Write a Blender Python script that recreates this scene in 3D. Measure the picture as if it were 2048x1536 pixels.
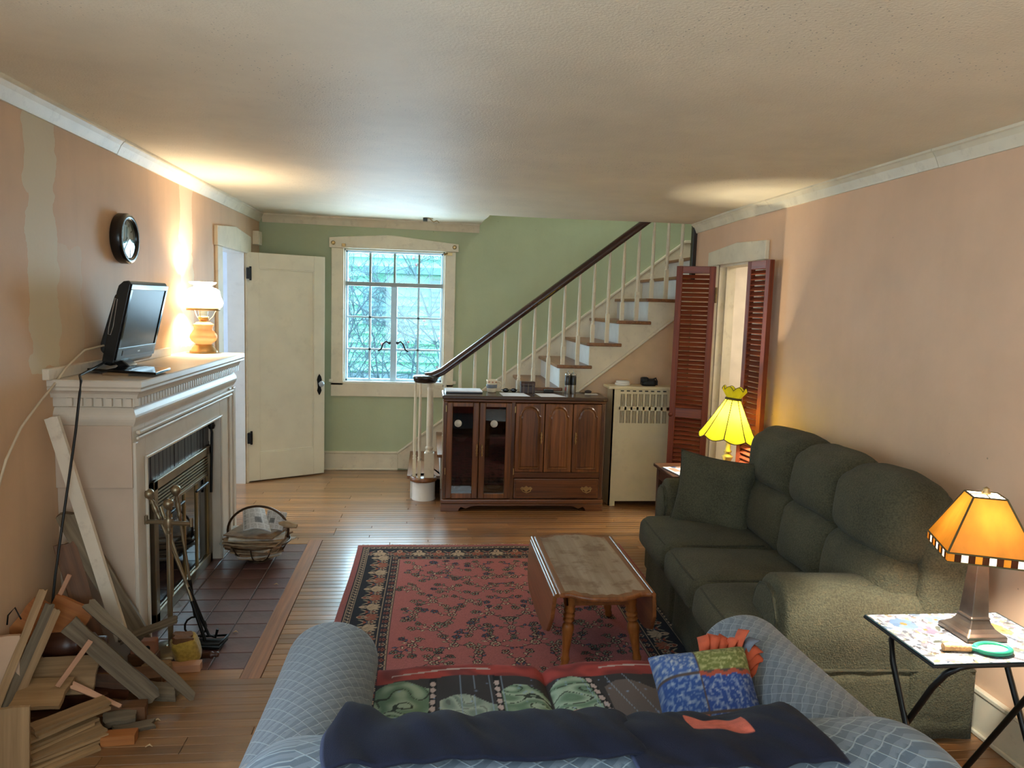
import bpy, bmesh, math, random
import numpy as np
from mathutils import Vector, Matrix, noise as mnoise

random.seed(7); rng = np.random.default_rng(11)
S = bpy.context.scene
for o in list(bpy.data.objects): bpy.data.objects.remove(o)
COL = S.collection

# ------------------------------------------------------------------ camera
R_ = math.radians
def cam_matrix(p, y, r):
    cy, sy, cp, sp, cr, sr = math.cos(y), math.sin(y), math.cos(p), math.sin(p), math.cos(r), math.sin(r)
    A = np.array([[cy, -sy, 0], [sy, cy, 0], [0, 0, 1]])
    B = np.array([[1, 0, 0], [0, 0, -1], [0, 1, 0]]) @ A
    P = np.array([[1, 0, 0], [0, cp, -sp], [0, sp, cp]])
    Q = np.array([[cr, -sr, 0], [sr, cr, 0], [0, 0, 1]])
    return Q @ P @ B
Mc = cam_matrix(R_(6.1416), R_(6.5094), R_(1.7889))
cd = bpy.data.cameras.new('camera'); cam = bpy.data.objects.new('camera', cd); COL.objects.link(cam)
cd.sensor_fit = 'HORIZONTAL'; cd.sensor_width = 36; cd.lens = 1476.28 * 36 / 2048; cd.clip_start = 0.05
mw = Matrix.Identity(4)
for i in range(3):
    mw[i][0] = Mc[0][i]; mw[i][1] = -Mc[1][i]; mw[i][2] = -Mc[2][i]
mw[2][3] = 1.65
cam.matrix_world = mw
S.camera = cam

# ------------------------------------------------------------------ view, sky, big lights
S.view_settings.view_transform = 'Standard'; S.view_settings.look = 'None'
S.view_settings.gamma = 1; S.view_settings.use_curve_mapping = False
S.view_settings.exposure = 0.55
W = bpy.data.worlds.new('sky'); S.world = W; W.use_nodes = True
bg = W.node_tree.nodes['Background']; bg.inputs[0].default_value = (0.62, 0.86, 1.0, 1); bg.inputs[1].default_value = 4.4

def area(name, loc, direction, sx, sy, power, col):
    l = bpy.data.lights.new(name, 'AREA'); l.shape = 'RECTANGLE'; l.size = sx; l.size_y = sy
    l.energy = power; l.color = col
    o = bpy.data.objects.new(name, l); COL.objects.link(o); o.location = loc
    o.rotation_euler = Vector(direction).to_track_quat('-Z', 'Y').to_euler()
    return o
area('daylight_left_window', (-1.80, .55, 1.5), (1, .25, -.2), 1.3, 1.3, 20, (.62, .78, 1))
area('daylight_near_windows', (.4, -1.75, 1.5), (0, 1, -.05), 2.6, 1.3, 5.5, (1, .90, .78))
area('daylight_back_window', (-.34, 7.55, 1.5), (0, -1, -.25), .9, 1.2, 52, (.62, .78, 1))
area('daylight_entry', (-3.0, 6.3, 1.5), (1, .1, -.2), .9, 1.5, 30, (.66, .80, 1))
area('ceiling_light_side_room', (3.4, 5.0, 2.3), (0, 0, -1), .5, .5, 26, (1, .96, .86))
area('daylight_upstairs', (1.9, 6.6, 4.3), (0, 0, -1), 1.2, .8, 16, (.95, 1, .96))

# ------------------------------------------------------------------ helpers: things
def lin(c):
    c = np.asarray(c, float) / 255.0
    return np.where(c <= .04045, c / 12.92, ((c + .055) / 1.055) ** 2.4)
def L4(c):
    a = lin(c); return (float(a[0]), float(a[1]), float(a[2]), 1)

def thing(name, label, cat, loc, group=None):
    o = bpy.data.objects.new(name, None); COL.objects.link(o); o.location = loc
    o.empty_display_size = .05
    o['label'] = label; o['category'] = cat
    if group: o['group'] = group
    return o
def tag(o, label, cat, group=None):
    o['label'] = label; o['category'] = cat
    if group: o['group'] = group
    return o
def struct(o): o['kind'] = 'structure'; return o
def wloc(o):
    v = Vector(o.location)
    while o.parent: o = o.parent; v += Vector(o.location)
    return v
def dup(root, loc, label=None):
    r = root.copy(); COL.objects.link(r); r.location = loc
    if label: r['label'] = label
    for ch in list(root.children):
        c = ch.copy(); COL.objects.link(c); c.parent = r
        for g in list(ch.children):
            d = g.copy(); COL.objects.link(d); d.parent = c
    return r
def frame(d, up=(0, 0, 1)):
    d = Vector(d).normalized(); up = Vector(up)
    if abs(d.dot(up)) > .98: up = Vector((0, 1, 0)) if abs(d.y) < .9 else Vector((1, 0, 0))
    s = d.cross(up).normalized(); u = s.cross(d).normalized()
    return d, s, u

class MB:
    def __init__(s): s.v = []; s.f = []; s.pc = None; s.sm = []
    def add(s, vs, fs, smooth=False):
        o = len(s.v); s.v += [tuple(v) for v in vs]; s.f += [tuple(i + o for i in f) for f in fs]
        s.sm += [smooth] * len(fs); return s
    def hexa(s, p):
        return s.add(p, [(0, 3, 2, 1), (4, 5, 6, 7), (0, 1, 5, 4), (1, 2, 6, 5), (2, 3, 7, 6), (3, 0, 4, 7)])
    def box(s, x0, x1, y0, y1, z0, z1, M=None):
        p = [(x0, y0, z0), (x1, y0, z0), (x1, y1, z0), (x0, y1, z0), (x0, y0, z1), (x1, y0, z1), (x1, y1, z1), (x0, y1, z1)]
        if M is not None: p = [M @ Vector(q) for q in p]
        return s.hexa(p)
    def cbox(s, x0, x1, y0, y1, z0, z1, c, M=None):   # box with chamfered upper edges
        p = [(x0, y0, z0), (x1, y0, z0), (x1, y1, z0), (x0, y1, z0),
             (x0, y0, z1 - c), (x1, y0, z1 - c), (x1, y1, z1 - c), (x0, y1, z1 - c),
             (x0 + c, y0 + c, z1), (x1 - c, y0 + c, z1), (x1 - c, y1 - c, z1), (x0 + c, y1 - c, z1)]
        if M is not None: p = [M @ Vector(q) for q in p]
        f = [(0, 3, 2, 1), (8, 9, 10, 11)]
        for a in (0, 4):
            for i in range(4):
                j = (i + 1) % 4; f.append((a + i, a + j, a + 4 + j, a + 4 + i))
        return s.add(p, f)
    def bar(s, p0, p1, w, t, up=(0, 0, 1), w1=None, t1=None):
        p0, p1 = Vector(p0), Vector(p1); d, sd, u = frame(p1 - p0, up)
        w1 = w if w1 is None else w1; t1 = t if t1 is None else t1
        q = []
        for P, a, b in ((p0, w, t), (p1, w1, t1)):
            q += [P - sd * a / 2 - u * b / 2, P + sd * a / 2 - u * b / 2, P + sd * a / 2 + u * b / 2, P - sd * a / 2 + u * b / 2]
        return s.hexa(q)
    def cyl(s, p0, p1, r0, r1=None, n=16):
        r1 = r0 if r1 is None else r1
        p0, p1 = Vector(p0), Vector(p1); d, sd, u = frame(p1 - p0)
        vs = []; fs = []
        for P, r in ((p0, r0), (p1, r1)):
            for k in range(n):
                a = 2 * math.pi * k / n; vs.append(P + sd * (r * math.cos(a)) + u * (r * math.sin(a)))
        s.add(vs, [(k, (k + 1) % n, n + (k + 1) % n, n + k) for k in range(n)], True)
        s.add(vs[:n], [tuple(range(n - 1, -1, -1))]); s.add(vs[n:], [tuple(range(n))]); return s
    def lathe(s, prof, c=(0, 0, 0), n=24, M=None, rf=None, cap=True):
        c = Vector(c); vs = []; fs = []; m = len(prof)
        for r, z in prof:
            for k in range(n):
                a = 2 * math.pi * k / n; rr = r * (rf(a, z) if rf else 1)
                p = Vector((rr * math.cos(a), rr * math.sin(a), z))
                vs.append((M @ p if M is not None else p) + c)
        for i in range(m - 1):
            for k in range(n):
                j = (k + 1) % n; fs.append((i * n + k, i * n + j, (i + 1) * n + j, (i + 1) * n + k))
        o = len(s.v); s.add(vs, fs, True)
        if cap:
            if prof[0][0] > 1e-5: s.add(vs[:n], [tuple(range(n - 1, -1, -1))])
            if prof[-1][0] > 1e-5: s.add(vs[-n:], [tuple(range(n))])
        return s
    def tube(s, pts, r, n=8, closed=False):
        pts = [Vector(p) for p in pts]; m = len(pts); vs = []; fs = []; up = Vector((.12, .21, .97))
        for i, p in enumerate(pts):
            a = pts[i - 1] if (i or closed) else p; b = pts[(i + 1) % m] if (i < m - 1 or closed) else p
            d = (b - a)
            if d.length < 1e-9: d = Vector((0, 0, 1))
            d, sd, u = frame(d, up)
            rr = r[i] if hasattr(r, '__len__') else r
            for k in range(n):
                t = 2 * math.pi * k / n; vs.append(p + sd * (rr * math.cos(t)) + u * (rr * math.sin(t)))
        for i in range(m if closed else m - 1):
            i2 = (i + 1) % m
            for k in range(n):
                j = (k + 1) % n; fs.append((i * n + k, i * n + j, i2 * n + j, i2 * n + k))
        s.add(vs, fs, True)
        if not closed:
            s.add(vs[:n], [tuple(range(n - 1, -1, -1))]); s.add(vs[-n:], [tuple(range(n))])
        return s
    def prism(s, poly, axis, a, b):    # polygon in the two other axes, extruded
        def P(q, t):
            if axis == 'x': return (t, q[0], q[1])
            if axis == 'y': return (q[0], t, q[1])
            return (q[0], q[1], t)
        n = len(poly); vs = [P(q, a) for q in poly] + [P(q, b) for q in poly]
        return s.add(vs, [tuple(range(n - 1, -1, -1)), tuple(range(n, 2 * n))] + [(k, (k + 1) % n, n + (k + 1) % n, n + k) for k in range(n)])
    def sphere(s, c, r, n=16, m=10, sc=(1, 1, 1)):
        prof = [(r * math.sin(math.pi * i / m), -r * math.cos(math.pi * i / m)) for i in range(m + 1)]
        M = Matrix.Diagonal((sc[0], sc[1], sc[2])); return s.lathe(prof, c, n, M, cap=False)
    def grid(s, P, smooth=True, pc=None, closeu=False):   # P array (nu,nv,3)
        nu, nv = P.shape[:2]; o = len(s.v)
        fs = []
        for i in range(nu if closeu else nu - 1):
            i2 = (i + 1) % nu
            for j in range(nv - 1): fs.append((i * nv + j, i2 * nv + j, i2 * nv + j + 1, i * nv + j + 1))
        s.add(P.reshape(-1, 3).tolist(), fs, smooth)
        if pc is not None:
            if s.pc is None: s.pc = {}
            for k, q in enumerate(pc.reshape(-1, 3).tolist()): s.pc[o + k] = q
        return s
    def build(s, name, mat, parent=None, bevel=0, seg=2, smooth=None, origin=None):
        me = bpy.data.meshes.new(name)
        V = np.array(s.v, float)
        if parent is not None: org = np.array(wloc(parent))
        elif origin is not None: org = np.array(origin, float)
        else: org = np.array([(V[:, 0].min() + V[:, 0].max()) / 2, (V[:, 1].min() + V[:, 1].max()) / 2, V[:, 2].min()])
        me.from_pydata((V - org).tolist(), [], s.f); me.update()
        bm = bmesh.new(); bm.from_mesh(me); 
        bmesh.ops.recalc_face_normals(bm, faces=bm.faces); bm.to_mesh(me); bm.free()
        sm = s.sm if smooth is None else [smooth] * len(s.f)
        me.polygons.foreach_set('use_smooth', sm)
        if s.pc:
            at = me.attributes.new('pc', 'FLOAT_VECTOR', 'POINT')
            arr = np.zeros((len(s.v), 3), np.float32)
            for k, q in s.pc.items(): arr[k] = q
            at.data.foreach_set('vector', arr.ravel())
        me.materials.append(mat)
        o = bpy.data.objects.new(name, me); COL.objects.link(o)
        if parent is not None: o.parent = parent
        else: o.location = org
        if bevel:
            b = o.modifiers.new('bevel', 'BEVEL'); b.width = bevel; b.segments = seg; b.limit_method = 'ANGLE'; b.angle_limit = R_(35)
            if seg > 1: b.harden_normals = False
        return o

def B(name, mat, dims, parent=None, bevel=0, seg=2):
    return MB().box(*dims).build(name, mat, parent, bevel, seg)

def cushion_pts(n, half, r, bulge, seed=0, lump=0.0):
    """rounded box surface: list of (verts, faces) for six n*n patches merged"""
    hx, hy, hz = half; vs = []; fs = []; idx = {}
    def vid(p):
        k = (round(p[0], 5), round(p[1], 5), round(p[2], 5))
        if k not in idx: idx[k] = len(vs); vs.append(p)
        return idx[k]
    for ax in range(3):
        for sg in (-1, 1):
            G = [[None] * (n + 1) for _ in range(n + 1)]
            for i in range(n + 1):
                for j in range(n + 1):
                    a = math.tan((2 * i / n - 1) * .7) / math.tan(.7); b = math.tan((2 * j / n - 1) * .7) / math.tan(.7)
                    a = 2 * i / n - 1; b = 2 * j / n - 1
                    p = [0, 0, 0]; p[ax] = sg; p[(ax + 1) % 3] = a; p[(ax + 2) % 3] = b
                    G[i][j] = vid(p)
            for i in range(n):
                for j in range(n):
                    q = (G[i][j], G[i + 1][j], G[i + 1][j + 1], G[i][j + 1])
                    fs.append(q if sg > 0 else q[::-1])
    out = []
    for p in vs:
        q = [p[0] * hx, p[1] * hy, p[2] * hz]
        inn = [max(-(h - r), min(h - r, c)) for c, h in zip(q, half)]
        d = Vector([c - i for c, i in zip(q, inn)])
        e = Vector(inn)
        if d.length > 1e-9: e = e + d.normalized() * r
        # bulge on each axis
        bx = bulge[0] * (1 - p[1] ** 2) * (1 - p[2] ** 2) * p[0]
        by = bulge[1] * (1 - p[0] ** 2) * (1 - p[2] ** 2) * p[1]
        bz = bulge[2] * (1 - p[0] ** 2) * (1 - p[1] ** 2) * p[2]
        e = e + Vector((bx, by, bz))
        if lump:
            e = e + e.normalized() * (lump * mnoise.noise(e * 6 + Vector((seed * 3.1, seed, 0))))
        out.append(e)
    return out, fs
def cushion(name, mat, c, half, r, bulge=(0, 0, 0), rot=(0, 0, 0), parent=None, n=14, lump=0.0, seed=0, welt=None):
    from mathutils import Euler
    vs, fs = cushion_pts(n, half, r, bulge, seed, lump)
    Mr = Euler(rot).to_matrix(); c = Vector(c)
    mb = MB(); mb.add([Mr @ v + c for v in vs], fs, True)
    return mb.build(name, mat, parent)

def loft(prof, axis, a, b, endr, n_end=6, n_mid=24, mod=None, endpow=.5):
    """closed profile [(p,q)] swept on an axis from a to b with rounded ends; returns arrays P, pc"""
    prof = np.array(prof, float); cen = prof.mean(0)
    nxt = np.roll(prof, -1, 0); arc = np.concatenate([[0], np.cumsum(np.linalg.norm(nxt - prof, axis=1))])[:-1]
    st = []
    for i in range(n_end + 1):
        t = i / n_end * math.pi / 2; st.append((a + endr * (1 - math.sin(t)) if False else a + endr * (1 - math.cos(t)), math.sin(t) ** endpow if i else 0.02))
    for i in range(1, n_mid): st.append((a + endr + (b - a - 2 * endr) * i / n_mid, 1.0))
    for i in range(n_end, -1, -1):
        t = i / n_end * math.pi / 2; st.append((b - endr * (1 - math.cos(t)), math.sin(t) ** endpow if i else 0.02))
    P = np.zeros((len(st), len(prof) + 1, 3)); C = np.zeros_like(P)
    last = 0; al = 0
    for i, (t, sc) in enumerate(st):
        q = cen + (prof - cen) * sc
        q = np.vstack([q, q[:1]])
        if axis == 'y': P[i, :, 0] = q[:, 0]; P[i, :, 1] = t; P[i, :, 2] = q[:, 1]
        elif axis == 'x': P[i, :, 0] = t; P[i, :, 1] = q[:, 0]; P[i, :, 2] = q[:, 1]
        C[i, :, 0] = t; C[i, :, 1] = np.append(arc, arc[-1] + np.linalg.norm(prof[0] - prof[-1]))
        if sc < 1: C[i, :, 0] = (a + endr - (1 - sc) * .12) if t < (a + b) / 2 else (b - endr + (1 - sc) * .12)
    if mod: P = mod(P)
    return P, C
def circ(cx, cz, rx, rz, n=32, a0=0):
    return [(cx + rx * math.cos(a0 + 2 * math.pi * k / n), cz + rz * math.sin(a0 + 2 * math.pi * k / n)) for k in range(n)]

def painted(name, P, C, mat, parent=None, thick=0, origin=None):
    """grid mesh with an sRGB 0-255 colour per vertex kept in a colour attribute"""
    nu, nv = P.shape[:2]; me = bpy.data.meshes.new(name)
    org = np.array(wloc(parent)) if parent is not None else (np.array(origin) if origin is not None else np.array([P[..., 0].mean(), P[..., 1].mean(), P[..., 2].min()]))
    V = (P.reshape(-1, 3) - org).astype(np.float32)
    I = np.arange(nu * nv).reshape(nu, nv)
    F = np.stack([I[:-1, :-1], I[1:, :-1], I[1:, 1:], I[:-1, 1:]], -1).reshape(-1, 4).astype(np.int32)
    me.vertices.add(len(V)); me.vertices.foreach_set('co', V.ravel())
    me.loops.add(F.size); me.loops.foreach_set('vertex_index', F.ravel())
    me.polygons.add(len(F)); me.polygons.foreach_set('loop_start', np.arange(0, F.size, 4, dtype=np.int32))
    me.polygons.foreach_set('loop_total', np.full(len(F), 4, np.int32))
    me.polygons.foreach_set('use_smooth', np.ones(len(F), bool))
    me.update(calc_edges=True)
    at = me.color_attributes.new('paint', 'FLOAT_COLOR', 'POINT')
    c = np.ones((nu * nv, 4), np.float32); c[:, :3] = lin(C.reshape(-1, 3)); at.data.foreach_set('color', c.ravel())
    me.materials.append(mat)
    o = bpy.data.objects.new(name, me); COL.objects.link(o)
    if parent is not None: o.parent = parent
    else: o.location = org
    if thick:
        m = o.modifiers.new('thick', 'SOLIDIFY'); m.thickness = thick; m.offset = 1
    return o
# ------------------------------------------------------------------ materials
def newmat(name):
    m = bpy.data.materials.new(name); m.use_nodes = True; nt = m.node_tree
    return m, nt, nt.nodes['Principled BSDF']
def nd(nt, typ, ins=None, **kw):
    n = nt.nodes.new(typ)
    for k, v in kw.items(): setattr(n, k, v)
    if ins:
        for k, v in ins.items():
            s = n.inputs[k]
            if hasattr(v, 'is_output') or isinstance(v, bpy.types.NodeSocket): nt.links.new(v, s)
            else: s.default_value = v
    return n
def math_(nt, op, a, b=0.0, c=0.0):
    n = nd(nt, 'ShaderNodeMath', {0: a, 1: b, 2: c}, operation=op); return n.outputs[0]
def mixc(nt, f, a, b, mode='MIX'):
    n = nt.nodes.new('ShaderNodeMix'); n.data_type = 'RGBA'; n.blend_type = mode
    for k, v in ((0, f), (6, a), (7, b)):
        if isinstance(v, bpy.types.NodeSocket): nt.links.new(v, n.inputs[k])
        else: n.inputs[k].default_value = v
    return n.outputs[2]
def ramp(nt, f, a, b):
    n = nd(nt, 'ShaderNodeMapRange', {0: f, 1: a, 2: b}); return n.outputs[0]
def coords(nt): return nd(nt, 'ShaderNodeTexCoord').outputs['Object']
def bumpn(nt, h, strength, dist=.01):
    return nd(nt, 'ShaderNodeBump', {'Strength': strength, 'Distance': dist, 'Height': h}).outputs[0]
def rand(nt): return nd(nt, 'ShaderNodeObjectInfo').outputs['Random']

def plain(name, col, rough=.5, metal=0, var=.06, vs=6, bump=0, bs=150, spec=.5, sheen=0, dirt=None):
    m, nt, p = newmat(name)
    co = coords(nt)
    n = nd(nt, 'ShaderNodeTexNoise', {'Vector': co, 'Scale': vs, 'Detail': 5})
    f = ramp(nt, n.outputs[0], .3, .7)
    a = np.array(L4(col)); lo = a * (1 - var * 2); lo[3] = 1; hi = np.minimum(a * (1 + var), 1); hi[3] = 1
    c = mixc(nt, f, tuple(lo), tuple(hi))
    if dirt:
        n2 = nd(nt, 'ShaderNodeTexNoise', {'Vector': co, 'Scale': dirt[1], 'Detail': 8, 'Roughness': .7})
        c = mixc(nt, math_(nt, 'MULTIPLY', ramp(nt, n2.outputs[0], .55, .75), dirt[2]), c, L4(dirt[0]))
    nt.links.new(c, p.inputs['Base Color'])
    p.inputs['Roughness'].default_value = rough; p.inputs['Metallic'].default_value = metal
    p.inputs['Specular IOR Level'].default_value = spec
    if sheen:
        p.inputs['Sheen Weight'].default_value = sheen; p.inputs['Sheen Roughness'].default_value = .6
    if bump:
        nb = nd(nt, 'ShaderNodeTexNoise', {'Vector': co, 'Scale': bs, 'Detail': 3})
        nt.links.new(bumpn(nt, nb.outputs[0], bump), p.inputs['Normal'])
    return m

def wood(name, c1, c2, axis=0, scale=1.0, rough=.4, var=.25, spec=.5, coat=0, fine=60, bump=.1, worn=None, lo=.38, hi=.64):
    """grain runs on the given object axis; every object gets its own shade and grain"""
    m, nt, p = newmat(name); co = coords(nt); rd = rand(nt)
    sc = [fine * scale] * 3; sc[axis] = 2.2 * scale
    mp = nd(nt, 'ShaderNodeMapping', {'Vector': co, 'Scale': sc})
    n = nd(nt, 'ShaderNodeTexNoise', {'Vector': mp.outputs[0], 'W': math_(nt, 'MULTIPLY', rd, 60), 'Scale': 1, 'Detail': 5, 'Roughness': .6, 'Distortion': .3}, noise_dimensions='4D')
    sc2 = [9 * scale] * 3; sc2[axis] = .8 * scale
    mp2 = nd(nt, 'ShaderNodeMapping', {'Vector': co, 'Scale': sc2})
    n2 = nd(nt, 'ShaderNodeTexNoise', {'Vector': mp2.outputs[0], 'W': math_(nt, 'MULTIPLY', rd, 37), 'Scale': 1, 'Detail': 3}, noise_dimensions='4D')
    f = math_(nt, 'ADD', math_(nt, 'MULTIPLY', n.outputs[0], .6), math_(nt, 'MULTIPLY', n2.outputs[0], .4))
    c = mixc(nt, ramp(nt, f, lo, hi), L4(c1), L4(c2))
    v = math_(nt, 'ADD', 1 - var, math_(nt, 'MULTIPLY', rd, 2 * var))
    hs = nd(nt, 'ShaderNodeHueSaturation', {'Color': c, 'Value': v})
    c = hs.outputs[0]
    if worn:
        nw = nd(nt, 'ShaderNodeTexNoise', {'Vector': co, 'Scale': worn[1], 'Detail': 8, 'Roughness': .65})
        c = mixc(nt, math_(nt, 'MULTIPLY', ramp(nt, nw.outputs[0], .5, .62), worn[2]), c, L4(worn[0]))
    nt.links.new(c, p.inputs['Base Color']); p.inputs['Roughness'].default_value = rough
    p.inputs['Specular IOR Level'].default_value = spec; p.inputs['Coat Weight'].default_value = coat
    p.inputs['Coat Roughness'].default_value = .15
    if bump: nt.links.new(bumpn(nt, n.outputs[0], bump, .004), p.inputs['Normal'])
    return m

def glassy(name, tint=(1, 1, 1, 1), refl=.10, rough=.02):
    m, nt, p = newmat(name); nt.nodes.remove(p)
    out = nt.nodes['Material Output']
    t = nd(nt, 'ShaderNodeBsdfTransparent', {0: tint}); g = nd(nt, 'ShaderNodeBsdfGlossy', {0: (1, 1, 1, 1), 'Roughness': rough})
    fr = nd(nt, 'ShaderNodeLayerWeight', {0: .5})
    fac = math_(nt, 'ADD', math_(nt, 'MULTIPLY', math_(nt, 'POWER', fr.outputs['Facing'], 5.0), .8), refl)
    mx = nd(nt, 'ShaderNodeMixShader', {0: fac, 1: t.outputs[0], 2: g.outputs[0]})
    nt.links.new(mx.outputs[0], out.inputs[0]); return m

def shade_glass(name, col, emis, estr, var=.15, vs=30, trans=.6, dens=.05):
    """lit lamp glass: translucent, and glowing from the bulb inside"""
    m, nt, p = newmat(name); co = coords(nt)
    n = nd(nt, 'ShaderNodeTexNoise', {'Vector': nd(nt, 'ShaderNodeMapping', {'Vector': co, 'Scale': (1, 1, .25)}).outputs[0], 'Scale': vs, 'Detail': 4})
    f = ramp(nt, n.outputs[0], .3, .7)
    a = np.array(L4(col)); b = a * (1 - var * 1.5); b[3] = 1
    c = mixc(nt, f, tuple(b), tuple(a))
    nt.nodes.remove(p)
    d = nd(nt, 'ShaderNodeBsdfDiffuse', {0: c}); t = nd(nt, 'ShaderNodeBsdfTranslucent', {0: mixc(nt, 1.0, c, (dens, dens, dens, 1), 'MULTIPLY')})
    g = nd(nt, 'ShaderNodeBsdfGlossy', {0: (1, 1, 1, 1), 'Roughness': .15})
    mx = nd(nt, 'ShaderNodeMixShader', {0: trans, 1: d.outputs[0], 2: t.outputs[0]})
    mx2 = nd(nt, 'ShaderNodeMixShader', {0: .05, 1: mx.outputs[0], 2: g.outputs[0]})
    e2 = np.array(L4(emis)); e3 = e2 * (1 - var); e3[3] = 1
    em = nd(nt, 'ShaderNodeEmission', {0: mixc(nt, f, tuple(e3), tuple(e2)), 1: estr})
    ad = nd(nt, 'ShaderNodeAddShader', {0: mx2.outputs[0], 1: em.outputs[0]})
    nt.links.new(ad.outputs[0], nt.nodes['Material Output'].inputs[0]); return m

def fabric(name, col, col2, ws=420, bump=.5, rough=.9, sheen=.25, vs=5):
    m, nt, p = newmat(name); co = coords(nt)
    n = nd(nt, 'ShaderNodeTexNoise', {'Vector': co, 'Scale': vs, 'Detail': 6})
    n2 = nd(nt, 'ShaderNodeTexNoise', {'Vector': co, 'Scale': ws * .35, 'Detail': 2})
    v = nd(nt, 'ShaderNodeTexVoronoi', {'Vector': co, 'Scale': ws * .4})
    f = math_(nt, 'ADD', math_(nt, 'MULTIPLY', ramp(nt, n.outputs[0], .3, .7), .45), math_(nt, 'MULTIPLY', ramp(nt, n2.outputs[0], .35, .65), .55))
    nt.links.new(mixc(nt, f, L4(col), L4(col2)), p.inputs['Base Color'])
    p.inputs['Roughness'].default_value = rough; p.inputs['Specular IOR Level'].default_value = .15
    p.inputs['Sheen Weight'].default_value = sheen
    h = math_(nt, 'ADD', v.outputs[0], n2.outputs[0])
    nt.links.new(bumpn(nt, h, bump, .003), p.inputs['Normal']); return m

def netting(name, base, base2, line, su=.042, sv=.030):
    """damask upholstery: a net of wavy diamonds over two-tone scales, from the cloth's own coordinates"""
    m, nt, p = newmat(name)
    at = nd(nt, 'ShaderNodeAttribute', attribute_name='pc')
    sx = nd(nt, 'ShaderNodeSeparateXYZ', {0: at.outputs['Vector']})
    u = math_(nt, 'DIVIDE', sx.outputs[0], su); v = math_(nt, 'DIVIDE', sx.outputs[1], sv)
    wob = math_(nt, 'MULTIPLY', math_(nt, 'SINE', math_(nt, 'MULTIPLY', u, 2 * math.pi)), .06)
    a = math_(nt, 'FRACT', math_(nt, 'ADD', math_(nt, 'ADD', u, v), wob)); b = math_(nt, 'FRACT', math_(nt, 'ADD', math_(nt, 'SUBTRACT', u, v), 100.0))
    da = math_(nt, 'ABSOLUTE', math_(nt, 'SUBTRACT', a, .5)); db = math_(nt, 'ABSOLUTE', math_(nt, 'SUBTRACT', b, .5))
    d = math_(nt, 'MINIMUM', da, db)
    ln = nd(nt, 'ShaderNodeMapRange', {0: d, 1: .025, 2: .055, 3: 1.0, 4: 0.0}).outputs[0]
    cell = ramp(nt, math_(nt, 'ADD', a, math_(nt, 'MULTIPLY', b, .35)), .55, .75)
    n = nd(nt, 'ShaderNodeTexNoise', {'Vector': at.outputs['Vector'], 'Scale': 500, 'Detail': 2})
    c = mixc(nt, cell, L4(base), L4(base2))
    c = mixc(nt, math_(nt, 'MULTIPLY', n.outputs[0], .25), c, L4([x * .6 for x in base]))
    c = mixc(nt, math_(nt, 'MULTIPLY', ln, .65), c, L4(line))
    nt.links.new(c, p.inputs['Base Color']); p.inputs['Roughness'].default_value = .75
    p.inputs['Specular IOR Level'].default_value = .3; p.inputs['Sheen Weight'].default_value = .2
    h = math_(nt, 'ADD', math_(nt, 'MULTIPLY', ln, 1.2), math_(nt, 'MULTIPLY', n.outputs[0], .3))
    nt.links.new(bumpn(nt, h, .5, .003), p.inputs['Normal']); return m

def paint_attr(name, rough=.85, bump=.4, bs=700, sheen=.03, spec=.2, coat=0):
    m, nt, p = newmat(name)
    at = nd(nt, 'ShaderNodeAttribute', attribute_name='paint')
    co = coords(nt); n = nd(nt, 'ShaderNodeTexNoise', {'Vector': co, 'Scale': bs, 'Detail': 2})
    c = mixc(nt, math_(nt, 'MULTIPLY', n.outputs[0], .3), at.outputs['Color'], (0, 0, 0, 1))
    nt.links.new(c, p.inputs['Base Color']); p.inputs['Roughness'].default_value = rough
    p.inputs['Specular IOR Level'].default_value = spec; p.inputs['Sheen Weight'].default_value = sheen; p.inputs['Coat Weight'].default_value = coat
    if bump: nt.links.new(bumpn(nt, n.outputs[0], bump, .003), p.inputs['Normal'])
    return m

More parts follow.
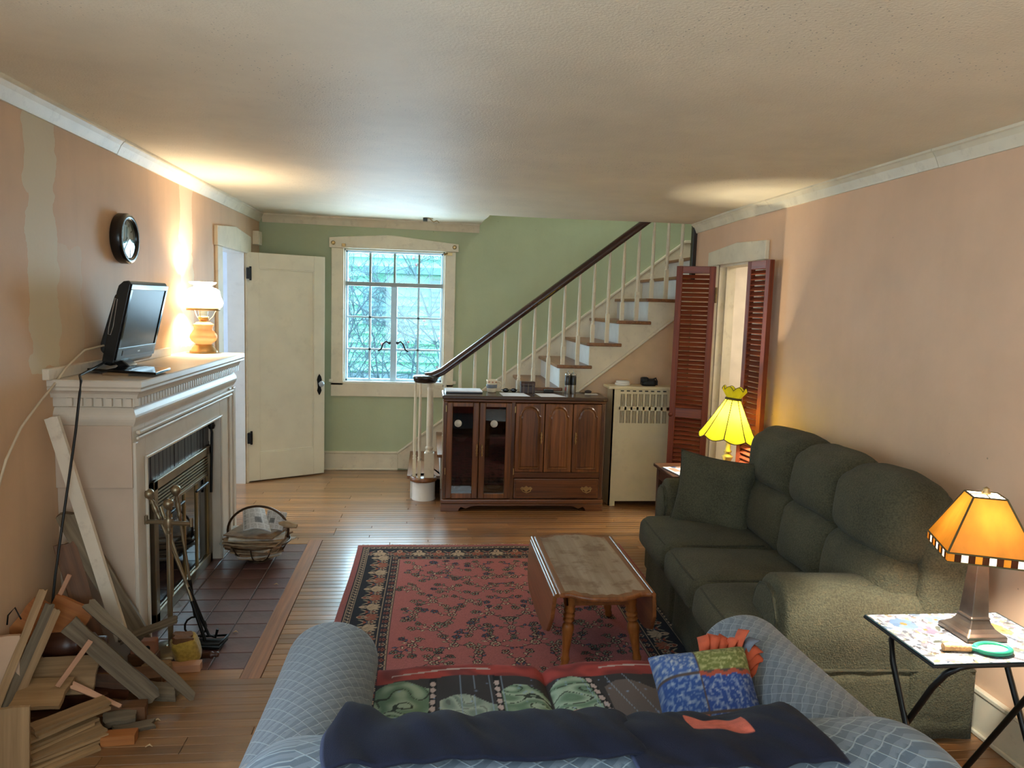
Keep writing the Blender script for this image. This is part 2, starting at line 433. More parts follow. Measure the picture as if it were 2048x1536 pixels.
# painted plaster: left wall with its spackled patches
def wall_paint(name, col, patches=(), spack=(212, 200, 170), specks=False, rough=.55, streak=.05):
    m, nt, p = newmat(name)
    g = nd(nt, 'ShaderNodeNewGeometry').outputs['Position']
    s = nd(nt, 'ShaderNodeSeparateXYZ', {0: g})
    n = nd(nt, 'ShaderNodeTexNoise', {'Vector': g, 'Scale': 1.7, 'Detail': 6, 'Roughness': .6})
    a = np.array(L4(col)); lo = a * .88; lo[3] = 1
    c = mixc(nt, ramp(nt, n.outputs[0], .35, .65), tuple(lo), tuple(a))
    st = nd(nt, 'ShaderNodeTexNoise', {'Vector': nd(nt, 'ShaderNodeMapping', {'Vector': g, 'Scale': (9, 9, .8)}).outputs[0], 'Scale': 1, 'Detail': 4})
    c = mixc(nt, math_(nt, 'MULTIPLY', ramp(nt, st.outputs[0], .5, .8), streak), c, L4((150, 120, 100)))
    e = nd(nt, 'ShaderNodeTexNoise', {'Vector': g, 'Scale': 7, 'Detail': 5})
    wob = math_(nt, 'MULTIPLY', math_(nt, 'SUBTRACT', e.outputs[0], .5), .16)
    for (y0, y1, z0, z1, k) in patches:
        yy = math_(nt, 'ADD', s.outputs[1], wob); zz = math_(nt, 'ADD', s.outputs[2], wob)
        i = math_(nt, 'MULTIPLY', math_(nt, 'GREATER_THAN', yy, y0), math_(nt, 'LESS_THAN', yy, y1))
        j = math_(nt, 'MULTIPLY', math_(nt, 'GREATER_THAN', zz, z0), math_(nt, 'LESS_THAN', zz, z1))
        c = mixc(nt, math_(nt, 'MULTIPLY', math_(nt, 'MULTIPLY', i, j), k), c, L4(spack))
    v = nd(nt, 'ShaderNodeTexVoronoi', {'Vector': g, 'Scale': 9 if not specks else 48})
    big = nd(nt, 'ShaderNodeTexNoise', {'Vector': g, 'Scale': 1.1, 'Detail': 2})
    sp = math_(nt, 'MULTIPLY', math_(nt, 'LESS_THAN', v.outputs[0], .035 if not specks else .12), ramp(nt, big.outputs[0], .5, .6))
    c = mixc(nt, math_(nt, 'MULTIPLY', sp, .6), c, L4((70, 60, 50)))
    nt.links.new(c, p.inputs['Base Color']); p.inputs['Roughness'].default_value = rough; p.inputs['Specular IOR Level'].default_value = .3
    f = nd(nt, 'ShaderNodeTexNoise', {'Vector': g, 'Scale': 120 if specks else 45, 'Detail': 4})
    nt.links.new(bumpn(nt, f.outputs[0], .35 if specks else .12, .006), p.inputs['Normal'])
    return m

PINK_L = wall_paint('pink plaster left', (216, 178, 142), [(3.16, 3.40, 1.32, 2.5, .8), (3.36, 3.62, 1.25, 1.85, .35), (4.98, 5.24, 1.32, 2.5, .9)], streak=.18)
PINK = wall_paint('pink plaster', (224, 184, 150))
GREEN = wall_paint('sage green plaster', (180, 186, 150))
CEIL = wall_paint('stippled ceiling', (236, 220, 192), specks=True, rough=.6)
CREAM = plain('cream trim paint', (222, 208, 180), .42, var=.05, dirt=((150, 125, 95), 14, .35), bump=.05)
WHITE = plain('white trim paint', (226, 222, 212), .4, var=.03, dirt=((160, 145, 125), 9, .25))
DOORP = plain('door paint', (224, 214, 188), .38, var=.03, dirt=((150, 130, 100), 5, .2))
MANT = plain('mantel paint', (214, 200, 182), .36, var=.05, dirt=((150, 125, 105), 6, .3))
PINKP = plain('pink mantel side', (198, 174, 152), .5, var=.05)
OAK = wood('oak floor strip', (98, 64, 36), (178, 128, 80), 0, 1, .30, .30, coat=.45, worn=((96, 88, 84), 2.2, .25), lo=.2, hi=.85)
OAKY = wood('oak border strip', (120, 74, 42), (168, 108, 62), 1, 1, .34, .15, coat=.15)
TILE = plain('quarry tile', (104, 74, 70), .38, var=.18, vs=5, bump=.12, bs=30)
GROUT = plain('grout', (72, 64, 60), .9)
TREAD = wood('stair tread oak', (104, 62, 32), (150, 96, 52), 1, 1, .35, .06, coat=.2)
RAILW = wood('mahogany rail', (38, 15, 11), (66, 28, 20), 0, 1, .22, .04, coat=.5)
DARKCAP = plain('dark newel cap', (34, 22, 18), .25, var=.1)
CAB = wood('cabinet oak', (74, 40, 18), (138, 84, 42), 2, 1, .33, .08, coat=.25)
CABH = wood('cabinet oak across', (68, 36, 17), (120, 70, 36), 0, 1, .33, .06, coat=.25)
CABTOP = plain('cabinet top', (74, 52, 38), .25, var=.08)
MAHOG = wood('louver stain', (88, 36, 20), (128, 58, 30), 2, 1, .45, .05, coat=.0, spec=.3)
MAHOGS = wood('louver slat stain', (92, 36, 20), (136, 64, 34), 0, 1, .4, .08)
COFFEE = wood('coffee table maple', (104, 58, 28), (150, 92, 48), 1, 1, .34, .05, coat=.3, fine=40)
COFTOP = wood('coffee table worn top', (136, 114, 92), (172, 154, 134), 1, 1, .5, .03, coat=.05, fine=30, worn=((112, 80, 54), 9, .7))
LEGW = wood('maple leg', (136, 82, 36), (176, 112, 54), 2, 1, .3, .05, coat=.4)
GREYW = wood('weathered board', (82, 68, 52), (132, 114, 90), 0, 1, .85, .2, bump=.5)
TANW = wood('raw pine board', (126, 96, 62), (166, 130, 90), 0, 1, .7, .18, bump=.2)
ORW = wood('orange pine offcut', (140, 78, 34), (176, 108, 52), 0, 1, .6, .12)
BRNW = wood('brown plank', (86, 56, 34), (122, 80, 48), 0, 1, .6, .1)
DRKW = wood('dark turned wood', (50, 26, 16), (88, 48, 28), 0, 1, .4, .1)
PINKW = wood('pinkish lath', (176, 126, 96), (200, 150, 116), 0, 1, .7, .06)
WHTW = plain('white painted lath', (222, 206, 184), .5, var=.06, dirt=((140, 110, 85), 18, .4))
BRASS = plain('antique brass', (178, 146, 96), .32, .7, var=.12)
PEWTER = plain('aged pewter brass', (150, 134, 108), .34, .8, var=.15)
CHROME = plain('chrome', (200, 200, 200), .12, 1)
STEEL = plain('brushed steel', (170, 168, 162), .28, 1)
IRON = plain('black iron', (22, 20, 19), .45, .6, var=.1)
BLACK = plain('black plastic', (14, 14, 15), .22, var=.05)
BLACKM = plain('matt black', (18, 17, 17), .6)
SCREEN = plain('tv screen glass', (14, 16, 20), .26, spec=.1, var=.02)
SOOT_SHADE = plain('soot and shade black', (14, 12, 11), .9)  # firebox soot, and the painted shade of the block holes
BRICKD = plain('dark glazed brick', (46, 44, 48), .35, var=.15, vs=20)
BRICKR = plain('red brick', (110, 58, 44), .8, var=.15, vs=20, bump=.3)
GLASS = glassy('window glass', (.93, 1, .98, 1), .03)
GLASSD = glassy('smoked glass', (.55, .52, .50, 1), .08)
SASH = plain('glare tinted sash paint', (196, 226, 244), .4)  # bluish lens glare around the panes is mixed into this colour
GOLDLT = plain('lead came', (88, 76, 44), .5, .6)
SOFA = fabric('green chenille', (58, 56, 42), (90, 86, 66), 420, .7, sheen=.04)
SOFAW = fabric('green chenille welt', (50, 48, 36), (74, 70, 54), 420, .3, sheen=.04)
BLUE = netting('blue damask', (116, 126, 136), (98, 108, 120), (150, 160, 166), .050, .040)
BLUEB = netting('blue damask large', (112, 124, 136), (86, 100, 114), (156, 170, 178), .062, .050)
WELT = plain('blue welt', (126, 122, 120), .8)
PAPER = plain('white paper', (226, 226, 232), .7, var=.01)
CER = plain('mug ceramic', (222, 208, 178), .25, var=.03)
RUBBER = plain('black rubber', (16, 15, 14), .5)
CABLEW = plain('cream cable', (206, 186, 158), .5)
PAT = paint_attr('printed surface', .6, .05, sheen=0)
PATCLOTH = paint_attr('printed cloth', .85, .35, 500)
PATRUG = paint_attr('rug pile', .95, .6, 420)
# ------------------------------------------------------------------ the room
XL, XR, YB, YF = -1.59, 2.22, 7.20, -1.80
YS = 6.12                 # outer face of the staircase
def sstep(a, b, x):
    t = min(1, max(0, (x - a) / (b - a))); return t * t * (3 - 2 * t)
def zc(x, y):
    t = min(1, max(0, (x + 1.6) / 3.8)); g = math.exp(-((y - 6.1) / .5) ** 2)
    return 2.42 - .036 * t - .035 * g * sstep(-.6, .5, x) * (1 - .5 * sstep(.5, 2.2, x))

floor = struct(B('floor', plain('subfloor', (60, 40, 26), .9), (XL - .25, 4.6, YF - .1, YB + .1, -.12, -.012)))
# oak strips, each its own board
HX, HY0, HY1 = -.79, 3.24, 4.96       # hearth edge
pit, bw = .0537, .0519
lens = [.46, .72, .95, 1.2, 1.45, 1.75, 2.1, 2.5]
bmesh_cache = {}
def board_at(x0, ln, y):
    if ln not in bmesh_cache:
        o = MB().cbox(0, ln - .002, 0, bw, -.012, 0, .0018).build('board', OAK, floor, origin=None)
        bmesh_cache[ln] = o.data
        base = o
        # vertices were stored relative to the floor; shift back to a local frame
        off = wloc(floor)
        for v in o.data.vertices: v.co += off
        o.location = Vector((x0, y, 0)) - off
        return o
    o = bpy.data.objects.new('board', bmesh_cache[ln]); COL.objects.link(o); o.parent = floor
    o.location = Vector((x0, y, 0)) - wloc(floor); return o
rest = MB(); nb = 0
y = 2.03 - pit * 72; row = 0
while y < YB:
    xs = XL - .24 if (5.86 < y < 6.62) else XL
    xe = XR if y < YS else .2
    if HY0 - .105 < y + bw / 2 < HY1 + .10: xs = HX + .09
    x = xs
    if y > 2.0:
        lo = random.choice(lens[:6]);
        while x < xe - .02:
            ln = lo if lo in lens else random.choice(lens[2:]); lo = None
            ln = ln if ln else random.choice(lens[2:])
            rem = xe - x
            if rem < ln + .35: ln = round(rem, 2) if rem <= 2.7 else ln
            board_at(x, ln, y); nb += 1; x += ln
    else:
        while x < xe - .02:
            ln = min(random.uniform(.9, 2.4), xe - x); rest.cbox(x, x + ln - .002, y, y + bw, -.012, 0, .0014); x += ln
    y += pit; row += 1
o = rest.build('rear_boards', OAK, floor); o['kind'] = 'stuff'
# hearth: border strips and quarry tiles
hearth = struct(thing('trim_hearth', 'dark quarry tile hearth with a wooden border strip', 'hearth', (-1.05, 4.1, 0)))
del hearth['category']
for d in ((HX, HX + .087, HY0 - .09, HY1 + .09, -.012, .0005), (XL, HX - .001, HY1 + .002, HY1 + .087, -.012, .0005), (XL, HX - .001, HY0 - .088, HY0 - .002, -.012, .0005)):
    MB().cbox(*d, .0015).build('border_strip', OAKY if d[0] == HX else OAK, hearth)
B('grout_bed', GROUT, (XL, HX, HY0, HY1, -.012, -.003), hearth)
tile0 = None; tw = .1564
nrow = 11; ncol = 5
for c in range(ncol):
    for r in range(nrow):
        x1 = HX - c * .1585; x0 = x1 - .155; y0 = HY0 + r * tw + .0015
        if tile0 is None:
            tile0 = MB().cbox(-.0765, .0765, -.0762, .0762, -.012, 0, .003).build('tile', TILE, hearth)
            off = wloc(hearth)
            for v in tile0.data.vertices: v.co += off
            t = tile0
        else:
            t = bpy.data.objects.new('tile', tile0.data); COL.objects.link(t); t.parent = hearth
        t.location = Vector(((x0 + x1) / 2, y0 + .0765, random.uniform(0, .0012))) - wloc(hearth)
        t.rotation_euler = (random.uniform(-.003, .003), random.uniform(-.003, .003), random.uniform(-.006, .006))

# ceiling (old plaster, sagging a little toward the stair opening)
mb = MB(); xs = np.linspace(XL - .05, XR + .05, 40); ys = np.concatenate([np.linspace(YF, 4.5, 12), np.linspace(4.6, YS - .02, 20)])
P = np.array([[(x, y_, zc(x, y_)) for y_ in ys] for x in xs]); mb.grid(P)
T = P.copy(); T[..., 2] = 2.68; mb.grid(T)
xs2 = np.linspace(XL - .05, .47, 20); ys2 = np.linspace(YS - .02, YB, 14)
P2 = np.array([[(x, y_, zc(x, y_)) for y_ in ys2] for x in xs2]); mb.grid(P2); T2 = P2.copy(); T2[..., 2] = 2.68; mb.grid(T2)
ex = np.linspace(.47, XR + .05, 20); mb.grid(np.array([[(x, YS - .02, zc(x, YS - .02)), (x, YS - .02, 2.68)] for x in ex]), False)
mb.grid(np.array([[(.47, y_, zc(.47, y_)), (.47, y_, 2.68)] for y_ in ys2]), False)
struct(mb.build('ceiling', CEIL))
# junction box in the ceiling
jb = thing('ceiling_junction_box', 'open electrical box with loose wires in the ceiling plaster', 'electrical box', (-.02, 6.85, 2.36))
zj = zc(-.02, 6.85)
MB().cyl((-.03, 6.85, zj - .006), (-.03, 6.85, zj + .02), .045, .05, 14).build('plaster_ring', plain('raw plaster', (190, 160, 110), .9), jb)
B('bracket', BLACK, (-.075, -.035, 6.80, 6.87, zj - .03, zj - .004), jb)
MB().tube([(-.02, 6.85, zj), (.02, 6.82, zj - .035), (.05, 6.84, zj - .02), (.07, 6.86, zj - .035)], .005).build('wire', plain('wire', (170, 140, 90), .6), jb)

# walls
def wall(name, mat, boxes):
    mb = MB()
    for b in boxes: mb.box(*b)
    return struct(mb.build(name, mat))
ZT = 4.7
DY0, DY1, DZ = 5.90, 6.63, 2.035      # left doorway
wall('wall_left', PINK_L, [(XL - .14, XL, YF, -.1, 0, 2.7), (XL - .14, XL, -.1, 1.2, 0, .85), (XL - .14, XL, -.1, 1.2, 2.15, 2.7), (XL - .14, XL, 1.2, DY0, 0, 2.7), (XL - .14, XL, DY0, DY1, DZ, 2.7), (XL - .14, XL, DY1, YB, 0, 2.7)])
WX0, WX1, WZ0, WZ1 = -.81, .135, .862, 2.125
wall('wall_back', GREEN, [(XL - .14, WX0, YB, YB + .16, 0, ZT), (WX1, 4.6, YB, YB + .16, 0, ZT), (WX0, WX1, YB, YB + .16, 0, WZ0), (WX0, WX1, YB, YB + .16, WZ1, ZT)])
RY0, RY1, RZ = 4.87, 5.56, 2.0        # right doorway
wall('wall_right', PINK, [(XR, XR + .13, YF, RY0, 0, 2.7), (XR, XR + .13, RY1, YS, 0, 2.7), (XR, XR + .13, RY0, RY1, RZ, 2.7)])
wall('wall_front', PINK, [(XL - .14, -.95, YF - .14, YF, 0, 2.7), (1.75, XR + .13, YF - .14, YF, 0, 2.7), (-.95, 1.75, YF - .14, YF, 0, .8), (-.95, 1.75, YF - .14, YF, 2.2, 2.7)])
# enclosure of the stairwell and rooms beyond the two doorways
wall('wall_stairwell', plain('stairwell paint', (190, 200, 184), .6), [(.30, .46, YS - .1, YB, 2.69, ZT), (.3, 4.6, YS - .16, YS - .03, 2.69, ZT), (4.5, 4.62, YS, YB, 0, ZT), (.3, 4.62, YS - .1, YB + .1, ZT, ZT + .1), (XR + .13, 4.6, YS - .02, YS + .08, 0, 2.69)])
wall('wall_entry', plain('entry paint', (190, 204, 216), .6), [(XL - 1.9, XL - .14, 7.0, 7.12, 0, 2.5), (XL - 1.9, XL - .14, 4.9, 5.02, 0, 2.5), (XL - 1.95, XL - 1.85, 5, 7.1, 0, 2.5), (XL - 1.9, XL - .14, 5, 7.1, 2.42, 2.5)])
struct(B('floor_entry', OAK, (XL - 1.9, XL - .2, 4.95, 7.05, -.08, -.002)))
wall('wall_side_room', plain('side room paint', (226, 216, 196), .6), [(XR + .13, 4.6, 6.02, 6.09, 0, 2.6), (XR + .13, 4.6, 3.9, 4.0, 0, 2.6), (4.5, 4.6, 4, 6.1, 0, 2.6), (XR + .13, 4.6, 3.9, 6.1, 2.45, 2.55)])

# crown mouldings
CP = [(0, -.078), (.010, -.078), (.014, -.068), (.030, -.034), (.044, -.016), (.052, -.012), (.052, 0), (0, 0)]
def crown(name, path):      # path: (wall point, inward dir) stations
    mb = MB(); n = len(CP); vs = []
    for (x, y_, dx, dy, dz) in path:
        for d, h in CP: vs.append((x + dx * d, y_ + dy * d, zc(x, y_) + h + dz))
    fs = [(i * n + k, i * n + (k + 1) % n, (i + 1) * n + (k + 1) % n, (i + 1) * n + k) for i in range(len(path) - 1) for k in range(n)]
    fs += [tuple(range(n)), tuple(range((len(path) - 1) * n, len(path) * n))]
    return struct(MB().add(vs, fs).build(name, CREAM))
crown('trim_1', [(XL, y_, 1, 0, 0) for y_ in np.linspace(YF, 4.02, 8)])
crown('trim_2', [(XL, y_, 1, 0, -.002) for y_ in np.linspace(4.024, YB - .02, 8)])
crown('trim_3', [(x, YB, 0, -1, 0) for x in np.linspace(XL + .03, .46, 8)])
crown('trim_4', [(XR, y_, -1, 0, 0) for y_ in np.linspace(YF, 3.1, 6)])
crown('trim_5', [(XR, y_, -1, 0, .002) for y_ in np.linspace(3.104, YS - .02, 8)])
struct(B('trim_6', plain('dark corner post', (44, 30, 22), .4), (XR - .035, XR + .02, YS - .035, YS + .02, 1.90, zc(2.2, 6.1)), bevel=.006))

# baseboards
def baseboard(name, x0, x1, y0, y1):
    mb = MB().box(x0, x1, y0, y1, 0, .165)
    if x1 - x0 > y1 - y0: mb.box(x0, x1, y0 - .006, y1, .165, .185); mb.box(x0, x1, y0 - .012, y0, 0, .02)
    else:
        if x1 > 0: mb.box(x0 - .006, x1, y0, y1, .165, .185); mb.box(x0 - .012, x0, y0, y1, 0, .02)
        else: mb.box(x0, x1 + .006, y0, y1, .165, .185)
    return struct(mb.build(name, CREAM, bevel=.004, seg=1))
baseboard('baseboard_back', XL, -.28, YB - .02, YB)
baseboard('baseboard_right', XR - .02, XR, YF, RY0 - .12)
baseboard('baseboard_left', XL, XL + .02, YF, 3.3)

# ------------------------------------------------------------------ left doorway and its open door
d1 = struct(thing('door_1', 'open cream door with one recessed panel and dark knob plate', 'door', (XL, 6.63, 0)))
del d1['category']
e = .022
MB().box(XL, XL + e, DY0 - .145, DY0 - .012, 0, 2.02).build('casing', CREAM, d1, .004)
MB().box(XL, XL + e, DY1 + .012, DY1 + .11, 0, 2.02).build('casing', CREAM, d1, .004)
MB().prism([(DY0 - .165, 2.02), (DY1 + .13, 2.02), (DY1 + .13, 2.165), ((DY0 + DY1) / 2, 2.205), (DY0 - .165, 2.165)], 'x', XL, XL + e + .006).build('head_casing', CREAM, d1, .004)
for d in ((XL - .14, XL, DY0 - .012, DY0 + .01, 0, DZ), (XL - .14, XL, DY1 - .01, DY1 + .012, 0, DZ), (XL - .14, XL, DY0, DY1, DZ - .02, DZ)):
    MB().box(*d).build('jamb', WHITE, d1)
MB().box(XL - .06, XL - .045, DY0 + .01, DY0 + .022, 0, DZ).build('door_stop', SASH, d1)
hx, hy = -1.585, 6.64; fx, fy = -.962, 7.005
ln = math.hypot(fx - hx, fy - hy); ang = math.atan2(fy - hy, fx - hx); Md = Matrix.Translation((hx, hy, 0)) @ Matrix.Rotation(ang, 4, 'Z')
leaf = MB()
def dleaf(x0, x1, y0, y1, z0, z1): leaf.box(x0, x1, y0, y1, z0, z1, Md)
dleaf(0, .118, 0, .04, .012, 2.03); dleaf(ln - .105, ln, 0, .04, .012, 2.03); dleaf(.118, ln - .105, 0, .04, 1.895, 2.03); dleaf(.118, ln - .105, 0, .04, .012, .265)
dl = leaf.build('door_leaf', DOORP, d1, .003)
pn = MB(); pn.box(.118, ln - .105, .010, .032, .265, 1.895, Md); pn.build('door_panel', DOORP, d1)
mo = MB()
for q in ((.118, .128, .004, .012, .265, 1.895), (ln - .115, ln - .105, .004, .012, .265, 1.895), (.118, ln - .105, .004, .012, .265, .275), (.118, ln - .105, .004, .012, 1.885, 1.895)): mo.box(*q, Md)
mo.build('panel_moulding', DOORP, d1, .003)
for z in (.36, 1.80):
    MB().box(XL + .02, XL + .05, DY1 - .02, DY1 + .06, z, z + .095).cyl((XL + .048, DY1 + .012, z - .012), (XL + .048, DY1 + .012, z + .107), .010, n=10).build('hinge', IRON, d1, .002)
kp = MB(); kp.prism([(ln - .064, .775), (ln - .052, .755), (ln - .04, .775), (ln - .030, .80), (ln - .038, .83), (ln - .034, .87), (ln - .028, .90), (ln - .036, .93), (ln - .052, .955), (ln - .068, .93), (ln - .076, .90), (ln - .070, .87), (ln - .066, .83), (ln - .074, .80)], 'y', -.006, .0)
kp.v = [tuple(Md @ Vector(v)) for v in kp.v]; kpo = kp.build('knob_plate', IRON, d1, .002)
kb = MB().lathe([(.012, 0), (.012, .03), (.024, .036), (.028, .048), (.022, .062), (.006, .066)], Md @ Vector((ln - .052, -.006, .865)), 12, (Matrix.Rotation(ang, 4, 'Z') @ Matrix.Rotation(R_(90), 4, 'X')).to_3x3())
kb.build('glass_knob', plain('glass knob', (170, 176, 180), .06, 0, spec=.9), d1)
tag(MB().box(XL, XL + .055, 6.93, 7.06, 2.115, 2.235).box(XL + .055, XL + .06, 6.945, 7.045, 2.13, 2.22).build('doorbell_chime', CREAM, None, .006), 'cream doorbell chime box high in the left back corner', 'doorbell')

# ------------------------------------------------------------------ window
w1 = struct(thing('window_1', 'cream cased steel window with twelve lower panes and transom', 'window', (-.34, YB, WZ0))); del w1['category']
cz = .028
MB().box(WX0 - .118, WX0 - .002, YB - cz, YB, .83, WZ1 + .005).build('casing', CREAM, w1, .004)
MB().box(WX1 + .002, WX1 + .105, YB - cz, YB, .83, WZ1 + .005).build('casing', CREAM, w1, .004)
MB().box(WX0 - .118, WX1 + .105, YB - cz, YB, .725, .855).build('apron', CREAM, w1, .004)
MB().prism([(WX0 - .14, WZ1 + .006), (WX1 + .13, WZ1 + .006), (WX1 + .13, 2.205), (-.34, 2.262), (-.42, 2.265), (WX0 - .14, 2.225)], 'y', YB - cz - .006, YB).build('head_casing', CREAM, w1, .004)
for x in (WX0 - .10, WX1 + .09):
    MB().lathe([(.016, 0), (.02, .006), (.012, .014)], (x, YB - cz - .006, 2.175), 10, Matrix.Rotation(R_(90), 3, 'X')).build('curtain_boss', BRASS, w1)
B('curtain_bracket', BRASS, (WX0 - .02, WX0 + .015, YB - cz - .03, YB - cz, WZ1 + .015, WZ1 + .045), w1, .003)
MB().tube([(WX1 - .01, YB - cz - .05, WZ1 - .03), (WX1 + .01, YB - cz - .05, WZ1 - .015), (WX1 + .02, YB - cz - .01, WZ1 - .01)], .008).box(WX1 + .01, WX1 + .07, YB - cz - .012, YB - cz, WZ1 - .03, WZ1).build('curtain_bracket', BRASS, w1)
for x in (WX0 - .13, WX1 + .10): B('catch_block', CREAM, (x, x + .03, YB - .06, YB - .02, .865, .89), w1)
fr = MB(); y0, y1 = YB + .03, YB + .075
for q in ((WX0, WX0 + .03, y0, y1, WZ0, WZ1), (WX1 - .03, WX1, y0, y1, WZ0, WZ1), (WX0, WX1, y0, y1, WZ1 - .028, WZ1), (WX0, WX1, y0, y1, WZ0, WZ0 + .03)): fr.box(*q)
fr.build('frame', SASH, w1, .003)
for q in ((WX0 - .001, WX0 + .012, YB - .001, YB + .16, WZ0, WZ1), (WX1 - .012, WX1 + .001, YB - .001, YB + .16, WZ0, WZ1), (WX0, WX1, YB - .001, YB + .16, WZ1 - .012, WZ1), (WX0, WX1, YB - .02, YB + .16, WZ0 - .006, WZ0 + .008)): MB().box(*q).build('reveal', WHITE, w1)
B('transom_bar', plain('transom paint', (150, 158, 156), .45), (WX0, WX1, y0 - .022, y1, 1.782, 1.822), w1, .004)
B('mullion', SASH, (-.372, -.312, y0 - .006, y1, WZ0, 1.79), w1, .003)
xd = [WX0 + .03, -.570, -.34, -.108, WX1 - .03]
for x in xd[1:4]: B('muntin', plain('upper muntin', (128, 140, 132), .5), (x - .010, x + .010, y0 + .008, y1 - .01, 1.81, WZ1 - .02), w1)
for x in (xd[1], xd[3]): B('muntin', SASH, (x - .010, x + .010, y0 + .008, y1 - .01, WZ0 + .02, 1.79), w1)
for a, b in ((WX0 + .02, -.36), (-.32, WX1 - .02)):
    for z in (1.487, 1.178): B('muntin', SASH, (a, b, y0 + .008, y1 - .01, z - .009, z + .009), w1)
for i in range(4):
    a, b = xd[i] - .005, xd[i + 1] + .005
    for z0, z1 in ((1.81, WZ1 - .02), (1.487, 1.79), (1.178, 1.487), (WZ0 + .02, 1.178)):
        B('pane', GLASS, (a, b, y0 + .020, y0 + .023, z0, z1), w1)
for sg in (-1, 1):
    x = -.342 + sg * .03
    MB().lathe([(.018, 0), (.014, .02), (.006, .03)], (x + sg * .012, y0 - .006, 1.245), 10, Matrix.Rotation(R_(90), 3, 'X')).tube([(x + sg * .012, y0 - .03, 1.245), (x + sg * .04, y0 - .045, 1.262), (x + sg * .066, y0 - .045, 1.235), (x + sg * .085, y0 - .045, 1.185), (x + sg * .115, y0 - .045, 1.165)], .008).build('crank_handle', IRON, w1)

# ------------------------------------------------------------------ right doorway
d2 = struct(thing('door_2', 'cream cased doorway opening to a lit side room', 'door', (XR, 5.2, 0))); del d2['category']
def rc(y0, y1, z0, z1): return MB().box(XR - .024, XR, y0, y1, z0, z1)
mb = rc(RY1, RY1 + .13, 0, RZ + .0)
for k in range(3): mb.box(XR - .034, XR - .02, RY1 + .015 + k * .04, RY1 + .035 + k * .04, 0, RZ)
mb.build('casing', CREAM, d2, .004)
mb = rc(RY0 - .13, RY0, 0, RZ); mb.build('casing', CREAM, d2, .004)
MB().prism([(RY0 - .15, RZ + .0), (RY1 + .17, RZ), (RY1 + .17, RZ + .105), (5.2, RZ + .145), (RY0 - .15, RZ + .125)], 'x', XR - .03, XR).build('head_casing', CREAM, d2, .004)
for q in ((XR, XR + .13, RY1 - .012, RY1 + .01, 0, RZ), (XR, XR + .13, RY0 - .01, RY0 + .012, 0, RZ), (XR, XR + .13, RY0, RY1, RZ - .015, RZ)): MB().box(*q).build('jamb', CREAM, d2)
MB().box(XR + .05, XR + .07, RY1 - .03, RY1 - .012, 0, RZ).build('door_stop', CREAM, d2)
for q in ((3.05, 3.13, 5.98, 6.02, 0, 2.1), (2.72, 2.79, 5.97, 6.02, 0, 2.1), (2.72, 3.13, 5.975, 6.02, 2.1, 2.2)): MB().box(*q).build('inner_casing', WHITE, d2, .006)
# ------------------------------------------------------------------ outside the window
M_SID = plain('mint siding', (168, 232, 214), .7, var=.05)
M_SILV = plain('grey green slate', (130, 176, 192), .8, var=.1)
hs = thing('neighbour_house', 'pale green clapboard house seen through the window', 'house', (-.4, 11.6, -.4))
B('wall', M_SID, (-5, 4, 11.66, 11.9, -.4, 4.2), hs)
zz = .56
while zz < 2.95:
    MB().hexa([(-5, 11.57, zz), (4, 11.57, zz), (4, 11.66, zz), (-5, 11.66, zz), (-5, 11.64, zz + .15), (4, 11.64, zz + .15), (4, 11.66, zz + .15), (-5, 11.66, zz + .15)]).build('clapboard', M_SID, hs); zz += .145
mb = MB()
for r in range(10):
    for k in range(34):
        x = -4.5 + k * .24 + (r % 2) * .12; mb.box(x, x + .228, 11.58, 11.66, -.4 + r * .093, -.4 + r * .093 + .084)
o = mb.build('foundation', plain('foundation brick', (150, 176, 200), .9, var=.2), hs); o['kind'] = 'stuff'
B('eave', M_SILV, (-1.0, 4, 11.3, 11.66, 2.06, 2.16), hs)
for x0, x1, z0, z1 in ((-.02, .62, 1.25, 1.98), (-1.02, -.62, 1.3, 1.9)):
    wn = B('shutter', M_SILV, (x0, x1, 11.56, 11.62, z0, z1), hs)
    for k in range(int((z1 - z0) / .075)):
        MB().box(x0 + .03, x1 - .03, 11.545, 11.565, z0 + .03 + k * .075, z0 + .075 + k * .075).build('slat', plain('shutter slat', (150, 186, 196), .6) if k == 0 else bpy.data.materials['shutter slat'], wn)
struct(B('ground', plain('lawn', (96, 120, 80), .95), (-14, 12, 7.5, 30, -.9, -.4)))
sh = thing('bare_shrub', 'leafless twiggy shrub close outside the window', 'shrub', (-.5, 9.5, -.4))
BARK = plain('bark', (118, 142, 164), .9, var=.2)  # blue grey because window glare is put into the bark colour
twigs = MB(); trunk = MB(); leaves = MB()
def grow(p, d, ln, r, lev):
    pts = [p]; n = 4
    for k in range(n):
        d = (d + Vector((random.gauss(0, .13), random.gauss(0, .06), random.gauss(.02, .1)))).normalized(); p = p + d * ln / n; pts.append(p)
    (trunk if lev < 2 else twigs).tube(pts, [r * (1 - .12 * k) for k in range(n + 1)], 4 if lev < 2 else 3)
    if lev < 4:
        for k in range((5, 4, 3, 4)[lev]):
            q = pts[random.randint(1, n)]
            a = Vector((random.gauss(0, .7), random.gauss(0, .3), random.gauss(.1, .45)))
            grow(q, (d + a).normalized(), ln * random.uniform(.5, .75), r * .62, lev + 1)
    elif random.random() < .02:
        leaves.sphere(p, .018, 6, 4)
for bx in (-1.45, -1.2, -1.0, -.75, -.5, -.3, -.1, .1, .3, .5):
    by = 9.5 + random.uniform(-.4, .4)
    grow(Vector((bx, by, -.4)), Vector((random.uniform(-.25, .35), random.uniform(-.1, .1), 1)).normalized(), 1.6, .019, 0)
trunk.build('stem', BARK, sh); o = twigs.build('twigs', BARK, sh); o['kind'] = 'stuff'
if leaves.v: leaves.build('buds', plain('pink bud', (220, 140, 150), .7), sh)['kind'] = 'stuff'

